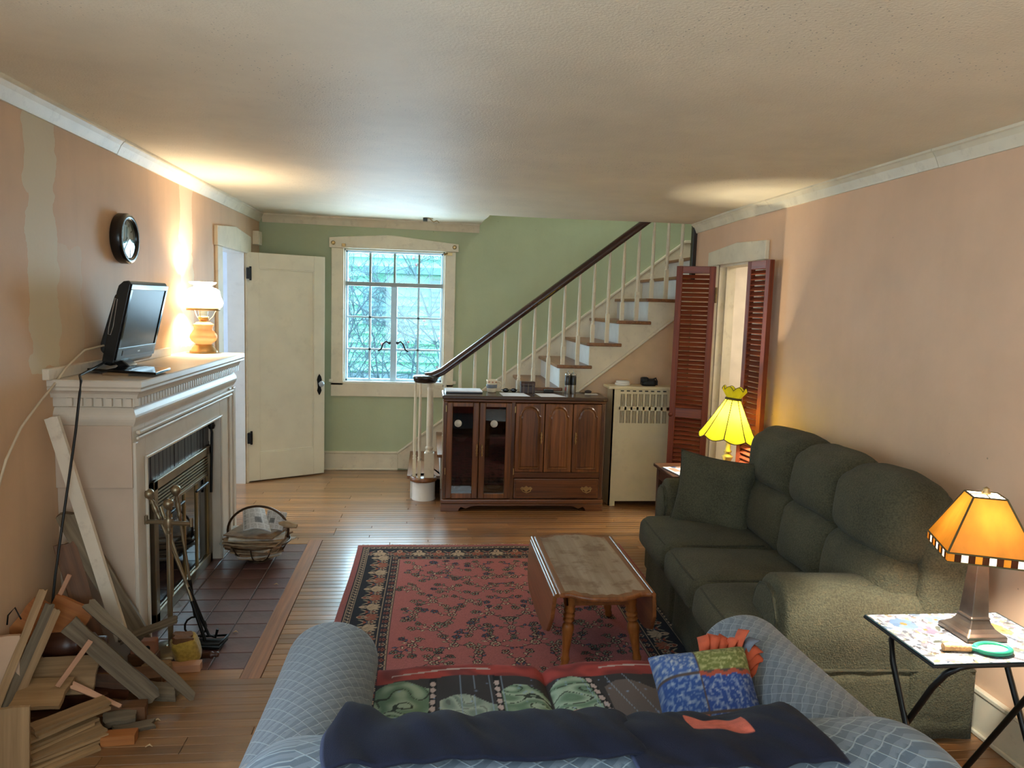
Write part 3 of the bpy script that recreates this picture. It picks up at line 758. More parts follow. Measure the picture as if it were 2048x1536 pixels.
# ------------------------------------------------------------------ fireplace
FX, FN, FE = -1.275, 3.335, 4.985     # front face, near side, far end
fp = thing('fireplace', 'cream painted fireplace mantel with dark tiled firebox surround', 'fireplace', (-1.43, 4.15, 0))
OY0, OY1, OZ = 3.475, 4.68, .90
mb = MB().box(XL, FX, FN, OY0, 0, 1.10).box(XL, FX, OY1, FE, 0, 1.10).box(XL, FX, OY0, OY1, OZ, 1.10)
mb.build('surround', MANT, fp, .003)
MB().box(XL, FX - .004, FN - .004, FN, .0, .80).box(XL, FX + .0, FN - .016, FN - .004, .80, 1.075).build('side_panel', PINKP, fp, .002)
MB().box(FX - .005, FX + .012, FN - .002, FN + .03, 0, 1.0).build('corner_strip', MANT, fp, .004)
MB().box(FX, FX + .018, FE - .05, FE, 0, 1.06).box(FX, FX + .01, FE - .11, FE - .06, 0, 1.06).build('pilaster', MANT, fp, .005)
MB().box(FX, FX + .012, OY0 - .018, OY0, 0, OZ + .015).box(FX, FX + .012, OY1, OY1 + .018, 0, OZ + .015).box(FX, FX + .012, OY0, OY1, OZ, OZ + .015).build('opening_bead', MANT, fp, .004)
MB().box(FX, FX + .014, FN + .03, FE - .05, 1.005, 1.022).box(FX, FX + .02, FN + .03, FE - .05, 1.03, 1.048).build('frieze_bead', MANT, fp, .006, 3)
# cornice profile carried round the near return, mitred
def mould(name, prof, mat=MANT, bev=0):
    vs = []; n = len(prof)
    for k in range(3):
        for d, h in prof:
            vs.append([(XL, FN - d, h), (FX + d, FN - d, h), (FX + d, FE + d * .8, h)][k])
    vs += [(XL, FE + d * .8, h) for d, h in prof]
    fs = [(i * n + k, i * n + (k + 1) % n, (i + 1) * n + (k + 1) % n, (i + 1) * n + k) for i in range(3) for k in range(n)]
    fs += [tuple(range(n)), tuple(range(3 * n, 4 * n))]
    return MB().add(vs, fs).build(name, mat, fp, bev)
cyma = [(-.02, 1.068), (.004, 1.068)] + [(.004 + .018 * math.sin(t) , 1.07 + .085 * t / math.pi) for t in np.linspace(.1, math.pi * .98, 9)] + [(.02, 1.158), (-.02, 1.158)]
mould('cushion_frieze', cyma)
mould('dentil_ground', [(-.02, 1.158), (.016, 1.158), (.016, 1.198), (-.02, 1.198)])
mould('cove', [(-.02, 1.198), (.034, 1.198), (.036, 1.206), (.040, 1.216), (.050, 1.226), (.062, 1.232), (.062, 1.242), (-.02, 1.242)])
dn = MB()
y = FN - .012
while y < FE + .01: dn.box(FX + .016, FX + .032, y, y + .022, 1.162, 1.196); y += .037
x = XL + .06
while x < FX: dn.box(x, x + .024, FN - .032, FN - .016, 1.162, 1.196); x += .04
dn.build('dentils', MANT, fp)['kind'] = 'stuff'
mould('mantel_shelf', [(-.32, 1.242), (.058, 1.242), (.064, 1.25), (.064, 1.272), (.060, 1.277), (-.32, 1.277)])
MB().box(XL, XL + .028, 3.235, 4.70, 1.277, 1.325).build('backsplash_board', WHTW, fp, .004)
# brick facing in the opening
fc = MB().box(XL + .05, XL + .23, OY0, OY1, 0, OZ); 
B('firebox', SOOT_SHADE, (XL + .005, FX - .10, OY0, OY1, .0, OZ), fp)
yy = OY0 + .003
while yy < OY1 - .05:
    B('facing_brick', BRICKD, (FX - .10, FX - .062 + random.uniform(-.002, .002), yy, yy + .052, .725, OZ - .002), fp, .002, 1); yy += .0565
z = 0.004
while z < .72:
    for a, b in ((OY0 + .003, OY0 + .20), (OY1 - .13, OY1 - .003)):
        B('side_brick', BRICKR if a < 4 else BRICKD, (FX - .10, FX - .064 + random.uniform(-.002, .002), a, b, z, z + .054), fp, .002, 1)
    z += .058
MB().tube([(FX - .04, 4.62, .86), (FX - .03, 4.615, .82), (FX - .035, 4.60, .45)], .008).lathe([(.016, -.02), (.022, 0), (.016, .02)], (FX - .035, 4.625, .86), 10).build('damper_rod', IRON, fp)

# glass fire screen standing against the facing
fs_ = thing('fireplace_screen', 'brass framed glass fireplace doors with louvered top vent', 'fire screen', (-1.31, 4.18, 0))
SX = FX - .045; sy0, sy1 = 3.70, 4.655; t0 = .735
MB().box(SX - .035, SX, sy0, sy0 + .05, 0, t0).box(SX - .035, SX, sy1 - .05, sy1, 0, t0).box(SX - .035, SX, sy0, sy1, t0 - .05, t0).box(SX - .035, SX, sy0, sy1, 0, .06).box(SX - .03, SX - .006, sy0 + .05, sy1 - .05, .555, .575).build('frame', PEWTER, fs_, .004)
for k in range(6):
    z = .582 + k * .0172
    MB().hexa([(SX - .028, sy0 + .05, z), (SX - .006, sy0 + .05, z - .004), (SX - .006, sy1 - .05, z - .004), (SX - .028, sy1 - .05, z), (SX - .028, sy0 + .05, z + .008), (SX - .008, sy0 + .05, z + .004), (SX - .008, sy1 - .05, z + .004), (SX - .028, sy1 - .05, z + .008)]).build('louver', PEWTER, fs_)
gw = (sy1 - sy0 - .10) / 4
DG = plain('dark fire glass', (12, 13, 16), .05, spec=.9, var=.02)
for k in range(4):
    a = sy0 + .05 + k * gw
    g = B('glass_panel', DG, (SX - .022, SX - .016, a + .006, a + gw - .006, .066, .55), fs_)
    MB().box(SX - .026, SX - .008, a + .001, a + .009, .06, .555).box(SX - .026, SX - .008, a + gw - .009, a + gw - .001, .06, .555).build('glass_rail', BRASS, g, .002)
for k in (1, 3):
    a = sy0 + .05 + k * gw
    pts = [(SX + .02, a - .11 + .22 * t / 8, .535) for t in range(9)]
    MB().tube(pts, [.006, .010, .006, .011, .007, .011, .006, .010, .006], 10).build('handle', IRON, fs_)

# ------------------------------------------------------------------ fire tools
def ball_handle(mb, p, d, s=1.0):
    d = Vector(d).normalized(); q = d.to_track_quat('Z', 'Y').to_matrix()
    mb.lathe([(.006, -.16), (.008, -.13), (.012, -.12), (.008, -.11), (.011, -.09), (.013, -.07), (.008, -.05), (.012, -.042), (.007, -.03), (.010, -.024), (.020, -.012), (.024, .002), (.020, .016), (.008, .024), (0, .025)], p, 14, q)
ts = thing('fire_tool_stand', 'brass fire tool stand with crossbar and ball finial', 'fire tool stand', (-1.165, 3.43, 0))
mb = MB().cyl((-1.165, 3.43, .02), (-1.165, 3.43, .56), .012, n=12); ball_handle(mb, (-1.165, 3.43, .70), (0, 0, 1))
mb.build('pole', PEWTER, ts)
MB().cyl((-1.27, 3.45, .612), (-1.06, 3.41, .612), .010, n=10).lathe([(.018, -.02), (.022, 0), (.018, .02)], (-1.165, 3.43, .612), 12).cyl((-1.06, 3.41, .60), (-1.06, 3.41, .64), .009, n=8).cyl((-1.27, 3.45, .60), (-1.27, 3.45, .64), .009, n=8).build('crossbar', PEWTER, ts)
MB().lathe([(.10, 0), (.10, .012), (.06, .02), (.02, .03)], (-1.165, 3.43, 0), 20).build('base', PEWTER, ts)
def tool(name, label, cat, top, bot, end, ball=True):
    t = thing(name, label, cat, (bot[0], bot[1], 0)); top, bot = Vector(top), Vector(bot); d = top - bot
    mb = MB()
    if ball: ball_handle(mb, top, d)
    else: mb.cyl(top - d.normalized() * .16, top, .008, .009, n=8)
    mb.build('handle', PEWTER, t)
    mid = bot + d * .30
    MB().cyl(top - d.normalized() * .15, mid, .007, n=8).build('shaft', PEWTER, t)
    MB().cyl(mid, bot, .009, .008, n=8).build('lower_shaft', IRON, t)
    e = MB(); end(e, bot); e.build('head', IRON, t); return t
tool('fireplace_poker', 'ball-handled brass poker leaning across the tool stand from the left', 'poker', (-1.262, 3.47, .735), (-1.035, 3.50, .09), lambda e, b: e.tube([b, b + Vector((.02, 0, -.05)), b + Vector((.05, .0, -.06)), b + Vector((.06, 0, -.02))], .007, 8))
tool('fireplace_tongs', 'ball-handled brass tongs behind the tool stand pole', 'tongs', (-1.155, 3.50, .745), (-1.085, 3.53, .12), lambda e, b: e.tube([b + Vector((.05 * math.cos(t), .0, -.05 + .05 * math.sin(t))) for t in np.linspace(0, 6.28, 14)], .005, 6))
def shov(e, b):
    e.prism([(b.x - .055, b.y - .03), (b.x + .075, b.y - .05), (b.x + .09, b.y + .05), (b.x - .04, b.y + .05)], 'z', .012, .02)
    e.tube([(b.x - .055, b.y - .03, .03), (b.x + .075, b.y - .05, .035), (b.x + .09, b.y + .05, .035), (b.x - .04, b.y + .05, .03)], .006, 6)
tool('fireplace_shovel', 'ash shovel with thin shaft leaning behind the poker', 'shovel', (-1.235, 3.53, .66), (-1.02, 3.46, .03), shov, False)

# ------------------------------------------------------------------ newspaper basket on the hearth
bk = thing('newspaper_basket', 'round metal basket with hoop handle on the hearth', 'basket', (-1.045, 4.66, 0))
c0 = Vector((-1.045, 4.66, 0)); RB = .185
pts = [c0 + Vector((RB * math.cos(t), .0, .185 + .160 * math.sin(t))) for t in np.linspace(-.25, math.pi + .25, 26)]
MB().tube(pts, .0075, 8).build('hoop_handle', plain('bronze hoop', (74, 52, 34), .35, .7), bk)
wb = plain('wire bowl', (84, 66, 50), .4, .6)
for k in range(5):
    a = math.pi * k / 5 + .3
    MB().tube([c0 + Vector((math.cos(a) * .20 * math.sin(t), math.sin(a) * .20 * math.sin(t), .172 - .168 * math.cos(t))) for t in np.linspace(-1.3, 1.3, 17)], .004, 6).build('wire_rib', wb, bk)
MB().lathe([(.0, .0), (.07, 0), (.072, .004), (0, .004)], c0, 20).build('foot_plate', wb, bk)
MB().tube([c0 + Vector((.194 * math.cos(t), .194 * math.sin(t), .128)) for t in np.linspace(0, 6.28, 30)[:-1]], .006, 6, True).build('rim', plain('bronze rim', (84, 62, 42), .35, .7), bk)
def newsprint(n=40, m=56, seed=0, base=(205, 200, 190), old=0.0):
    r = np.random.default_rng(seed); C = np.ones((n, m, 3)) * np.array(base) * (1 - .35 * old)
    for b in range(4):
        i0 = 2 + b * (n // 4)
        for j in range(2, m - 2):
            if (j // 12) % 1 == 0 and j % 12: 
                for i in range(i0, i0 + n // 4 - 2):
                    if j % 2 == 0: C[i, j] *= r.uniform(.65, .95)
    i, j = r.integers(3, n - 16), r.integers(3, m - 24); C[i:i + 9, j:j + 13] *= r.uniform(.55, .75)
    C[2:5, 4:m - 6:3] *= .35
    return C
NB = 15
PAP = [plain('old newspaper', (176, 150, 118), .9, var=.12, vs=30), plain('brown newspaper', (146, 116, 88), .9, var=.15, vs=30), plain('grey newspaper', (190, 182, 170), .9, var=.1, vs=30)]
for k in range(NB):
    z = .016 + k * .0118; rr = min(.19, .20 * math.sqrt(max(.05, 1 - ((.165 - z) / .168) ** 2))) * random.uniform(.95, 1.06)
    hw, hd = rr * .86, rr * .78; a = random.uniform(-.5, .5)
    P = np.zeros((9, 9, 3)); Mz = Matrix.Rotation(a, 3, 'Z')
    mb = MB(); top = []
    for s_ in (0, 1):
        P = np.zeros((11, 9, 3))
        for i in range(11):
            for j in range(9):
                u, v = -1 + 2 * i / 10, -1 + 2 * j / 8
                jg = .007 * mnoise.noise(Vector((i * 1.7, j * 1.3, k + 3 * s_))) if max(abs(u), abs(v)) > .99 else 0; p = Mz @ Vector((u * (hw + jg), v * (hd + jg), 0))
                P[i, j] = (c0.x + p.x, c0.y + p.y, z + s_ * .0095 + .012 * (abs(u) ** 3) * (1 - k / 20) + .0035 * mnoise.noise(Vector((u * 3, v * 3, k))))
        mb.grid(P, False)
    # close the folded edge all round
    n0 = 99; edge = [(i, 0) for i in range(11)] + [(10, j) for j in range(1, 9)] + [(i, 8) for i in range(9, -1, -1)] + [(0, j) for j in range(7, 0, -1)]
    ids = [i * 9 + j for i, j in edge]; mb.f += [(ids[q], ids[(q + 1) % len(ids)], n0 + ids[(q + 1) % len(ids)], n0 + ids[q]) for q in range(len(ids))]; mb.sm += [False] * len(ids)
    o = mb.build('newspaper', PAP[(0, 1, 0, 2, 1)[k % 5]])
    tag(o, 'yellowed folded newspaper in the packed stack of the hearth basket', 'newspaper', 'newspapers in the hearth basket')
zt = .016 + NB * .0118
def sheet(name, label, corners, seed, nu=36, nv=50, bend=.02, cat='newspaper'):
    A, Bq, Cq, D = [np.array(c, float) for c in corners]
    u = np.linspace(0, 1, nu)[:, None, None]; v = np.linspace(0, 1, nv)[None, :, None]
    P = (1 - u) * (1 - v) * A + u * (1 - v) * Bq + u * v * Cq + (1 - u) * v * D
    P = P + np.array([0, 0, 1.0]) * bend * np.sin(np.pi * u) * (1 - .3 * v)
    o = painted(name, P, newsprint(nu, nv, seed, (224, 224, 226)), PAT, None, .008); return tag(o, label, cat)
sheet('folded_newspaper', 'white folded newspaper with a photo lying tilted on top of the basket stack', [(-1.11, 4.565, zt + .018), (-.945, 4.55, zt + .015), (-1.03, 4.76, zt + .10), (-1.155, 4.74, zt + .105)], 3)
sheet('folded_newspaper', 'upright newspaper with columns of print at the right side of the basket', [(-1.0, 4.63, zt + .012), (-.885, 4.60, zt + .01), (-.875, 4.70, zt + .095), (-1.00, 4.74, zt + .10)], 5, bend=.005)
tag(MB().tube([(-.93, 4.66, zt + .03), (-.86, 4.63, zt + .045), (-.80, 4.62, zt + .035)], [.022, .024, .012], 8).build('rolled_paper', PAP[0]), 'rolled scrap of brown paper poking out under the basket hoop', 'paper')
# ------------------------------------------------------------------ television on the mantel
tv = thing('television', 'small black flat television leaning forward on the mantel shelf', 'television', (-1.42, 3.85, 1.277))
ya, yb = 3.62, 4.10
body = [(-1.375, 1.688), (-1.384, 1.706), (-1.41, 1.702), (-1.432, 1.682), (-1.441, 1.655), (-1.50, 1.40), (-1.515, 1.33), (-1.508, 1.313), (-1.476, 1.306), (-1.460, 1.318), (-1.456, 1.337)]
MB().prism(body, 'y', ya, yb).build('housing', BLACK, tv, .006)
MB().prism([(-1.441, 1.645), (-1.462, 1.640), (-1.532, 1.412), (-1.534, 1.375), (-1.515, 1.355), (-1.505, 1.40)], 'y', ya + .03, yb - .03).build('back_cover', BLACKM, tv, .01)
def face(u, v, off=0.0):   # u along the width, v up the face
    a = Vector((-1.4575, 0, 1.333)); b = Vector((-1.375, 0, 1.690)); n = Vector(((b - a).z, 0, -(b - a).x)).normalized()
    p = a + (b - a) * v + n * off; return Vector((p.x, ya + (yb - ya) * u, p.z))
def slab(mb, u0, u1, v0, v1, o0, o1):
    mb.hexa([face(u0, v0, o0), face(u1, v0, o0), face(u1, v1, o0), face(u0, v1, o0), face(u0, v0, o1), face(u1, v0, o1), face(u1, v1, o1), face(u0, v1, o1)]); return mb
BEZ = plain('gloss bezel', (10, 10, 12), .12, spec=.2)
mb = MB()
for q in ((0, 1, .93, 1), (0, 1, 0, .16), (0, .05, .16, .93), (.95, 1, .16, .93)): slab(mb, *q, -.004, .006)
mb.build('bezel', BEZ, tv, .002)
slab(MB(), .05, .95, .16, .93, -.004, .002).build('screen', SCREEN, tv)
slab(MB(), .12, .93, .05, .125, .006, .008).build('speaker_strip', plain('speaker strip', (52, 50, 48), .4), tv)
slab(MB(), .50, .55, .078, .098, .008, .009).build('badge', plain('badge', (190, 190, 190), .3), tv)
pts = [Vector((x, ya - .001, z)) for x, z in [(-1.43, 1.60), (-1.425, 1.61), (-1.44, 1.615)]]
t_ = [(-1.447 + .0, 1.622), (-1.437, 1.618), (-1.4595, 1.49), (-1.472, 1.452), (-1.482, 1.455), (-1.479, 1.485)]
MB().tube([(x, ya + .001, z) for x, z in t_], .0022, 6, True).build('side_slot_trim', plain('slot trim', (150, 140, 130), .4), tv)
MB().prism([(-1.50, 1.318), (-1.455, 1.328), (-1.42, 1.300), (-1.47, 1.296)], 'y', 3.70, 3.80).build('neck', BLACK, tv, .004)
MB().prism([(-1.205, 3.425), (-1.222, 3.665), (-1.565, 3.80), (-1.553, 3.56)], 'z', 1.2885, 1.300).build('base_plate', plain('gloss base', (12, 12, 13), .06), tv, .002)
tag(MB().box(-1.45, -1.34, 3.47, 3.57, 1.2775, 1.288).build('wood_block', TANW), 'small flat wood block under the television base', 'block')

# wall clock
ck = thing('wall_clock', 'round black wall clock above the television', 'clock', (XL, 4.05, 1.915)); cc = Vector((XL, 4.05, 1.925)); MX = Matrix.Rotation(R_(90), 3, 'Y')
MB().lathe([(.122, 0), (.128, .008), (.128, .044), (.122, .054), (.104, .056), (.098, .048), (.096, .036)], cc, 40, MX, cap=False).build('case', plain('clock case', (16, 16, 18), .25), ck)
MB().lathe([(.0, .030), (.1, .030)], cc, 40, MX, cap=False).build('dial', plain('clock dial', (200, 200, 204), .45), ck)
mb = MB()
for k in range(12):
    a = 2 * math.pi * k / 12; r = .08; l = .016 if k % 3 else .022
    y_, z_ = cc.y - math.sin(a) * r * -1, cc.z + math.cos(a) * r
    d = Vector((0, math.sin(a), math.cos(a))); p = cc + d * r
    mb.bar(p - d * l / 2 + Vector((.032, 0, 0)), p + d * l / 2 + Vector((.032, 0, 0)), .006, .002, (1, 0, 0))
mb.build('hour_marks', BLACKM, ck)
for d, l, w in ((Vector((0, .12, .99)), .062, .007), (Vector((0, -.55, -.45)).normalized(), .04, .009)): MB().bar(cc + Vector((.035, 0, 0)) - d * .012, cc + Vector((.035, 0, 0)) + d * l, w, .002, (1, 0, 0)).build('hand', BLACKM, ck)
MB().lathe([(0, .050), (.098, .047)], cc, 40, MX, cap=False).build('crystal', GLASS, ck)

# cables
tag(MB().tube([(-1.515, 3.66, 1.40), (-1.545, 3.52, 1.385), (-1.555, 3.37, 1.32), (-1.556, 3.26, 1.255), (-1.556, 3.154, 1.205), (-1.556, 3.0, 1.12), (-1.556, 2.89, 1.016), (-1.56, 2.80, .86), (-1.565, 2.72, .60), (-1.57, 2.69, .3), (-1.572, 2.68, .02)], .0052, 8).build('white_cable', CABLEW), 'cream coaxial cable running from the television down the left wall', 'cable')
tag(MB().tube([(-1.50, 3.66, 1.33), (-1.50, 3.50, 1.305), (-1.47, 3.30, 1.294), (-1.41, 3.175, 1.285), (-1.405, 3.15, 1.24), (-1.43, 3.16, 1.08), (-1.455, 3.15, .90), (-1.475, 3.12, .70), (-1.49, 3.08, .5), (-1.50, 3.06, .35), (-1.53, 3.0, .18), (-1.55, 2.95, .02)], .0055, 8).build('black_cable', RUBBER), 'black power cord hanging over the mantel end to the wood pile', 'cable')

# ------------------------------------------------------------------ hurricane lamp
hl = thing('hurricane_lamp', 'lit milk glass hurricane lamp with brass base on the mantel', 'lamp', (-1.452, 4.98, 1.277)); c = Vector((-1.452, 4.98, 1.277))
MB().lathe([(.084, 0), (.086, .006), (.084, .014), (.078, .018), (.070, .034), (.062, .042), (.058, .052), (.05, .055)], c, 32).build('brass_base', BRASS, hl)
MB().lathe([(.048, .054), (.052, .062), (.074, .078), (.084, .098), (.082, .115), (.066, .138), (.057, .152), (.058, .165), (.064, .178), (.062, .186), (.048, .192), (.042, .198), (.02, .203)], c, 36).build('glass_font', shade_glass('peach glass', (240, 190, 130), (255, 186, 112), .30, .08, 20, .5, .3), hl)
mb = MB().lathe([(.012, .2), (.022, .206), (.03, .215), (.034, .232), (.028, .236), (.01, .237)], c, 20)
mb.build('burner', BRASS, hl)
mb = MB()
for k in range(3):
    a = .5 + 2 * math.pi * k / 3; d = Vector((math.cos(a), math.sin(a), 0)); mb.tube([c + d * .012 + Vector((0, 0, .206)), c + d * .035 + Vector((0, 0, .21)), c + d * .06 + Vector((0, 0, .235)), c + d * .08 + Vector((0, 0, .276))], .0025, 6)
mb.lathe([(.094, .274), (.102, .274), (.102, .292), (.094, .292), (.094, .274)], c, 36, cap=False)
mb.build('shade_ring', BRASS, hl)
MB().lathe([(.024, .236), (.030, .262), (.028, .30), (.024, .36)], c, 20, rf=lambda a, z: 1 + .06 * math.sin(10 * a), cap=False).build('chimney', GLASS, hl)
def frill(a, z): return 1 + (.10 * math.cos(9 * a) if z > .437 else 0)
MB().lathe([(.099, .290), (.114, .302), (.121, .322), (.116, .345), (.105, .365), (.102, .385), (.098, .402), (.080, .415), (.058, .422), (.053, .428), (.057, .436), (.070, .442), (.077, .450), (.077, .456)], c, 54, rf=frill, cap=False).build('shade', shade_glass('milk glass lit', (255, 250, 240), (255, 244, 222), 1.6, .02, 20, .75, .8), hl)
def bulb(name, loc, power, col, r=.03):
    l = bpy.data.lights.new(name, 'POINT'); l.energy = power; l.color = col; l.shadow_soft_size = r
    o = bpy.data.objects.new(name, l); COL.objects.link(o); o.location = loc
bulb('hurricane_bulb', c + Vector((0, 0, .365)), 36, (1, .87, .66), .04)

# ------------------------------------------------------------------ staircase
st = thing('staircase', 'open staircase with oak treads and cream balusters rising to the right', 'staircase', (.9, 6.65, 0))
RISE, RUN, X6 = .193, .247, 1.10
def xr(n): return X6 + (n - 6) * RUN
NT = 12
RISW = plain('white riser', (214, 212, 206), .5, var=.06, dirt=((150, 140, 130), 20, .3))
for n in range(1, NT + 1):
    x0, z = xr(n), n * RISE
    y0 = YS - .028 if n > 1 else YS + .02
    MB().prism([(x0 - .028, y0 + .012), (x0 - .02, y0), (x0 + RUN + .018, y0), (x0 + RUN + .026, y0 + .01), (x0 + RUN + .02, YS + .01), (x0 + RUN + .02, YB - .002), (x0 - .028, YB - .002)], 'z', z - .028, z).build('tread', TREAD, st, .008, 3)
    B('riser', RISW, (x0, x0 + .02, YS + .012, YB - .002, z - RISE, z - .028), st)
poly = []
for n in range(2, NT + 1): poly += [(xr(n) + .001, (n - 1) * RISE - .028), (xr(n) + .001, n * RISE - .028)]
xe = xr(NT) + RUN; poly += [(xe, NT * RISE - .028), (xe, .949 + .79 * (xe - 1.276))]
poly += [(.30, .949 + .79 * (.30 - 1.276)), (.115, .03), (.115, RISE - .028)]
MB().prism(poly, 'y', YS, YS + .025).build('stringer', CREAM, st)
def strip(n, mat, w, y0, y1, off, name):
    a, b = (.2, .949 + .79 * (.2 - 1.276) + off), (2.5, .949 + .79 * (2.5 - 1.276) + off)
    MB().prism([a, b, (b[0], b[1] - w), (a[0], a[1] - w)], 'y', y0, y1).build(name, mat, st, .004)
strip(0, CREAM, .028, YS - .012, YS + .02, .012, 'stringer_moulding')
sk = [(-.28, .02), (-.28, .176), (2.36, .39 + .775 * 2.36), (2.5, 2.325), (2.9, 2.34), (2.9, 1.9), (2.3, 1.7), (-.05, -.0)]
MB().prism(sk, 'y', YB - .022, YB).build('wall_skirt', CREAM, st)
MB().prism([(-.29, .160), (-.29, .184), (2.36, .398 + .775 * 2.36), (2.5, 2.333), (2.9, 2.348), (2.9, 2.32), (2.5, 2.305), (2.36, .37 + .775 * 2.36)], 'y', YB - .032, YB).build('skirt_moulding', CREAM, st, .004)
struct(MB().prism([(.16, 0), (XR, 0), (XR, .93 + .79 * (XR - 1.276)), (.35, .93 + .79 * (.35 - 1.276))], 'y', YS + .026, YS + .06).build('wall_under_stairs', plain('under stair plaster', (214, 178, 140), .6)))
YR = 6.152
def rz(x): return 1.065 + .775 * (x - .10)
rail = MB()
path = [(-.03, 1.032), (.03, 1.038), (.075, 1.058)] + [(x, rz(x)) for x in np.linspace(.12, 2.7, 10)]
prof = [(-.030, -.012), (-.022, -.030), (.022, -.030), (.030, -.012), (.031, .010), (.020, .028), (0, .034), (-.020, .028), (-.031, .010)]
vs = []; n = len(prof)
for i, (x, z) in enumerate(path):
    a = path[max(0, i - 1)]; b = path[min(len(path) - 1, i + 1)]; d = Vector((b[0] - a[0], 0, b[1] - a[1])).normalized(); up = Vector((-d.z, 0, d.x))
    for q, h in prof: vs.append(Vector((x, YR + q, z)) + up * h)
fs = [(i * n + k, i * n + (k + 1) % n, (i + 1) * n + (k + 1) % n, (i + 1) * n + k) for i in range(len(path) - 1) for k in range(n)] + [tuple(range(n)), tuple(range((len(path) - 1) * n, len(path) * n))]
MB().add(vs, fs, True).build('handrail', RAILW, st)
def baluster(x, y, z0, sq, z1, s=.031):
    mb = MB().box(x - s / 2, x + s / 2, y - s / 2, y + s / 2, z0, z0 + sq)
    h = z1 - z0 - sq; r = s / 2
    mb.lathe([(r * .95, 0), (r * 1.05, .006), (r * .7, .014), (r * 1.08, .024), (r * .72, .036), (r * .8, .06), (r * .98, .16), (r * .9, .30), (r * .62, h)], (x, y, z0 + sq), 12)
    return mb.build('baluster', CREAM, st)
for n in range(2, 12):
    for k, sq in ((.027, .15), (.152, .245)):
        x = xr(n) + k
        baluster(x, YR, n * RISE, sq, rz(x) - .026)
# starting newel on its drum
nx, ny = -.022, 6.10
MB().lathe([(.098, 0), (.098, .012), (.095, .016), (.095, .155)], (nx, ny + .03, 0), 36).build('drum', WHITE, st)
MB().lathe([(.095, .158), (.112, .160), (.116, .172), (.112, .186), (.106, .193), (0, .193)], (nx - .005, ny + .03, 0), 36).build('bullnose_tread', TREAD, st)
MB().lathe([(.06, 0), (.085, .004), (.098, .02), (.104, .04), (.104, .05), (.098, .058), (0, .062)], (nx, ny + .01, .985), 36).build('newel_cap', DARKCAP, st)
mb = MB().box(nx + .0, nx + .082, ny - .04, ny + .042, .193, .40)
mb.lathe([(.032, 0), (.035, .012), (.025, .022), (.032, .034), (.034, .046), (.024, .058), (.025, .08), (.028, .18), (.027, .35), (.024, .52), (.028, .535), (.024, .55), (.029, .562), (.029, .59)], (nx + .041, ny - .005, .40), 24)
mb.build('newel_post', CREAM, st, .003)
for x, y in ((nx - .082, ny + .02), (nx - .040, ny - .05)): baluster(x, y, .193, .15, .99, .028)

# ------------------------------------------------------------------ media cabinet
cb = thing('media_cabinet', 'dark oak cabinet with glass doors and arched panel doors below the stairs', 'cabinet', (.775, 5.93, 0))
cx0, cx1, cy0, cy1 = .125, 1.415, 5.75, 6.085
MB().box(cx0 + .0, cx0 + .02, cy0 + .02, cy1, .08, .895).box(cx1 - .02, cx1, cy0 + .02, cy1, .08, .895).box(cx0, cx1, cy1 - .012, cy1, .08, .895).box(cx0, cx1, cy0 + .02, cy1, .08, .10).box(.665, .685, cy0 + .02, cy1, .08, .895).box(cx0, cx1, cy0 + .02, cy1, .88, .895).box(.685, cx1, cy0 + .02, cy1, .28, .295).box(cx0 + .02, .665, cy0 + .04, cy1, .52, .53).build('carcass', CAB, cb)
MB().box(cx0 - .012, cx1 + .018, cy0 - .018, cy1, .90, .93).build('top', CABTOP, cb, .008, 3)
MB().box(cx0 - .004, cx1 + .008, cy0 - .006, cy1, .880, .90).build('top_moulding', CABH, cb, .006)
MB().box(cx0 - .012, cx1 + .012, cy0 - .014, cy1, .062, .098).build('base_moulding', CABH, cb, .008, 3)
pl = [(cx0 - .01, 0), (cx0 + .13, 0), (cx0 + .135, .02), (cx0 + .15, .036), (cx0 + .17, .03), (cx0 + .19, .022), (cx0 + .215, .034), (cx0 + .25, .044), (cx1 - .25, .044), (cx1 - .215, .034), (cx1 - .19, .022), (cx1 - .17, .03), (cx1 - .15, .036), (cx1 - .135, .02), (cx1 - .13, 0), (cx1 + .01, 0), (cx1 + .01, .062), (cx0 - .01, .062)]
MB().prism(pl, 'y', cy0 - .012, cy0 + .012).build('plinth', CABH, cb, .003)
for x in (cx0 - .008, cx1 - .012): B('side_foot', CABH, (x, x + .02, cy0 + .012, cy1, 0, .062), cb)
for a, b in ((cx0, cx0 + .028), (cx1 - .028, cx1), (.658, .692)): B('face_frame', CAB, (a, b, cy0, cy0 + .02, .098, .88), cb, .004)
for x in (cx1 - .024, cx1 - .012, cx0 + .007, cx0 + .018): B('flute', DRKW, (x, x + .005, cy0 - .003, cy0 + .002, .11, .87), cb)
B('rail', CABH, (.692, cx1 - .028, cy0, cy0 + .02, .272, .318), cb, .004)
def pull(mb, x, z, y):
    for k in range(-3, 4):
        mb.sphere((x, y - .004, z + k * .013), .0065 if k % 2 else .0085, 8, 6)
    mb.tube([(x, y - .003, z - .05), (x - .004, y - .018, z - .02), (x - .004, y - .018, z + .02), (x, y - .003, z + .05)], .003, 6)
def glass_door(x0, x1, hx_):
    d = MB(); y0, y1 = cy0 - .012, cy0 + .008; f = .046; z0, z1 = .105, .875
    d.box(x0, x0 + f, y0, y1, z0, z1).box(x1 - f, x1, y0, y1, z0, z1).box(x0 + f, x1 - f, y0, y1, z1 - .034, z1).box(x0 + f, x1 - f, y0, y1, z0, z0 + .04)
    D = d.build('glass_door', CAB, cb, .005)
    B('glass_pane', GLASSD, (x0 + f - .004, x1 - f + .004, y0 + .010, y0 + .014, z0 + .036, z1 - .03), D)
    m = MB(); pull(m, hx_, .497, y0); m.build('pull_handle', BRASS, D); return D
g1 = glass_door(.150, .402, .390); g2 = glass_door(.408, .662, .432)
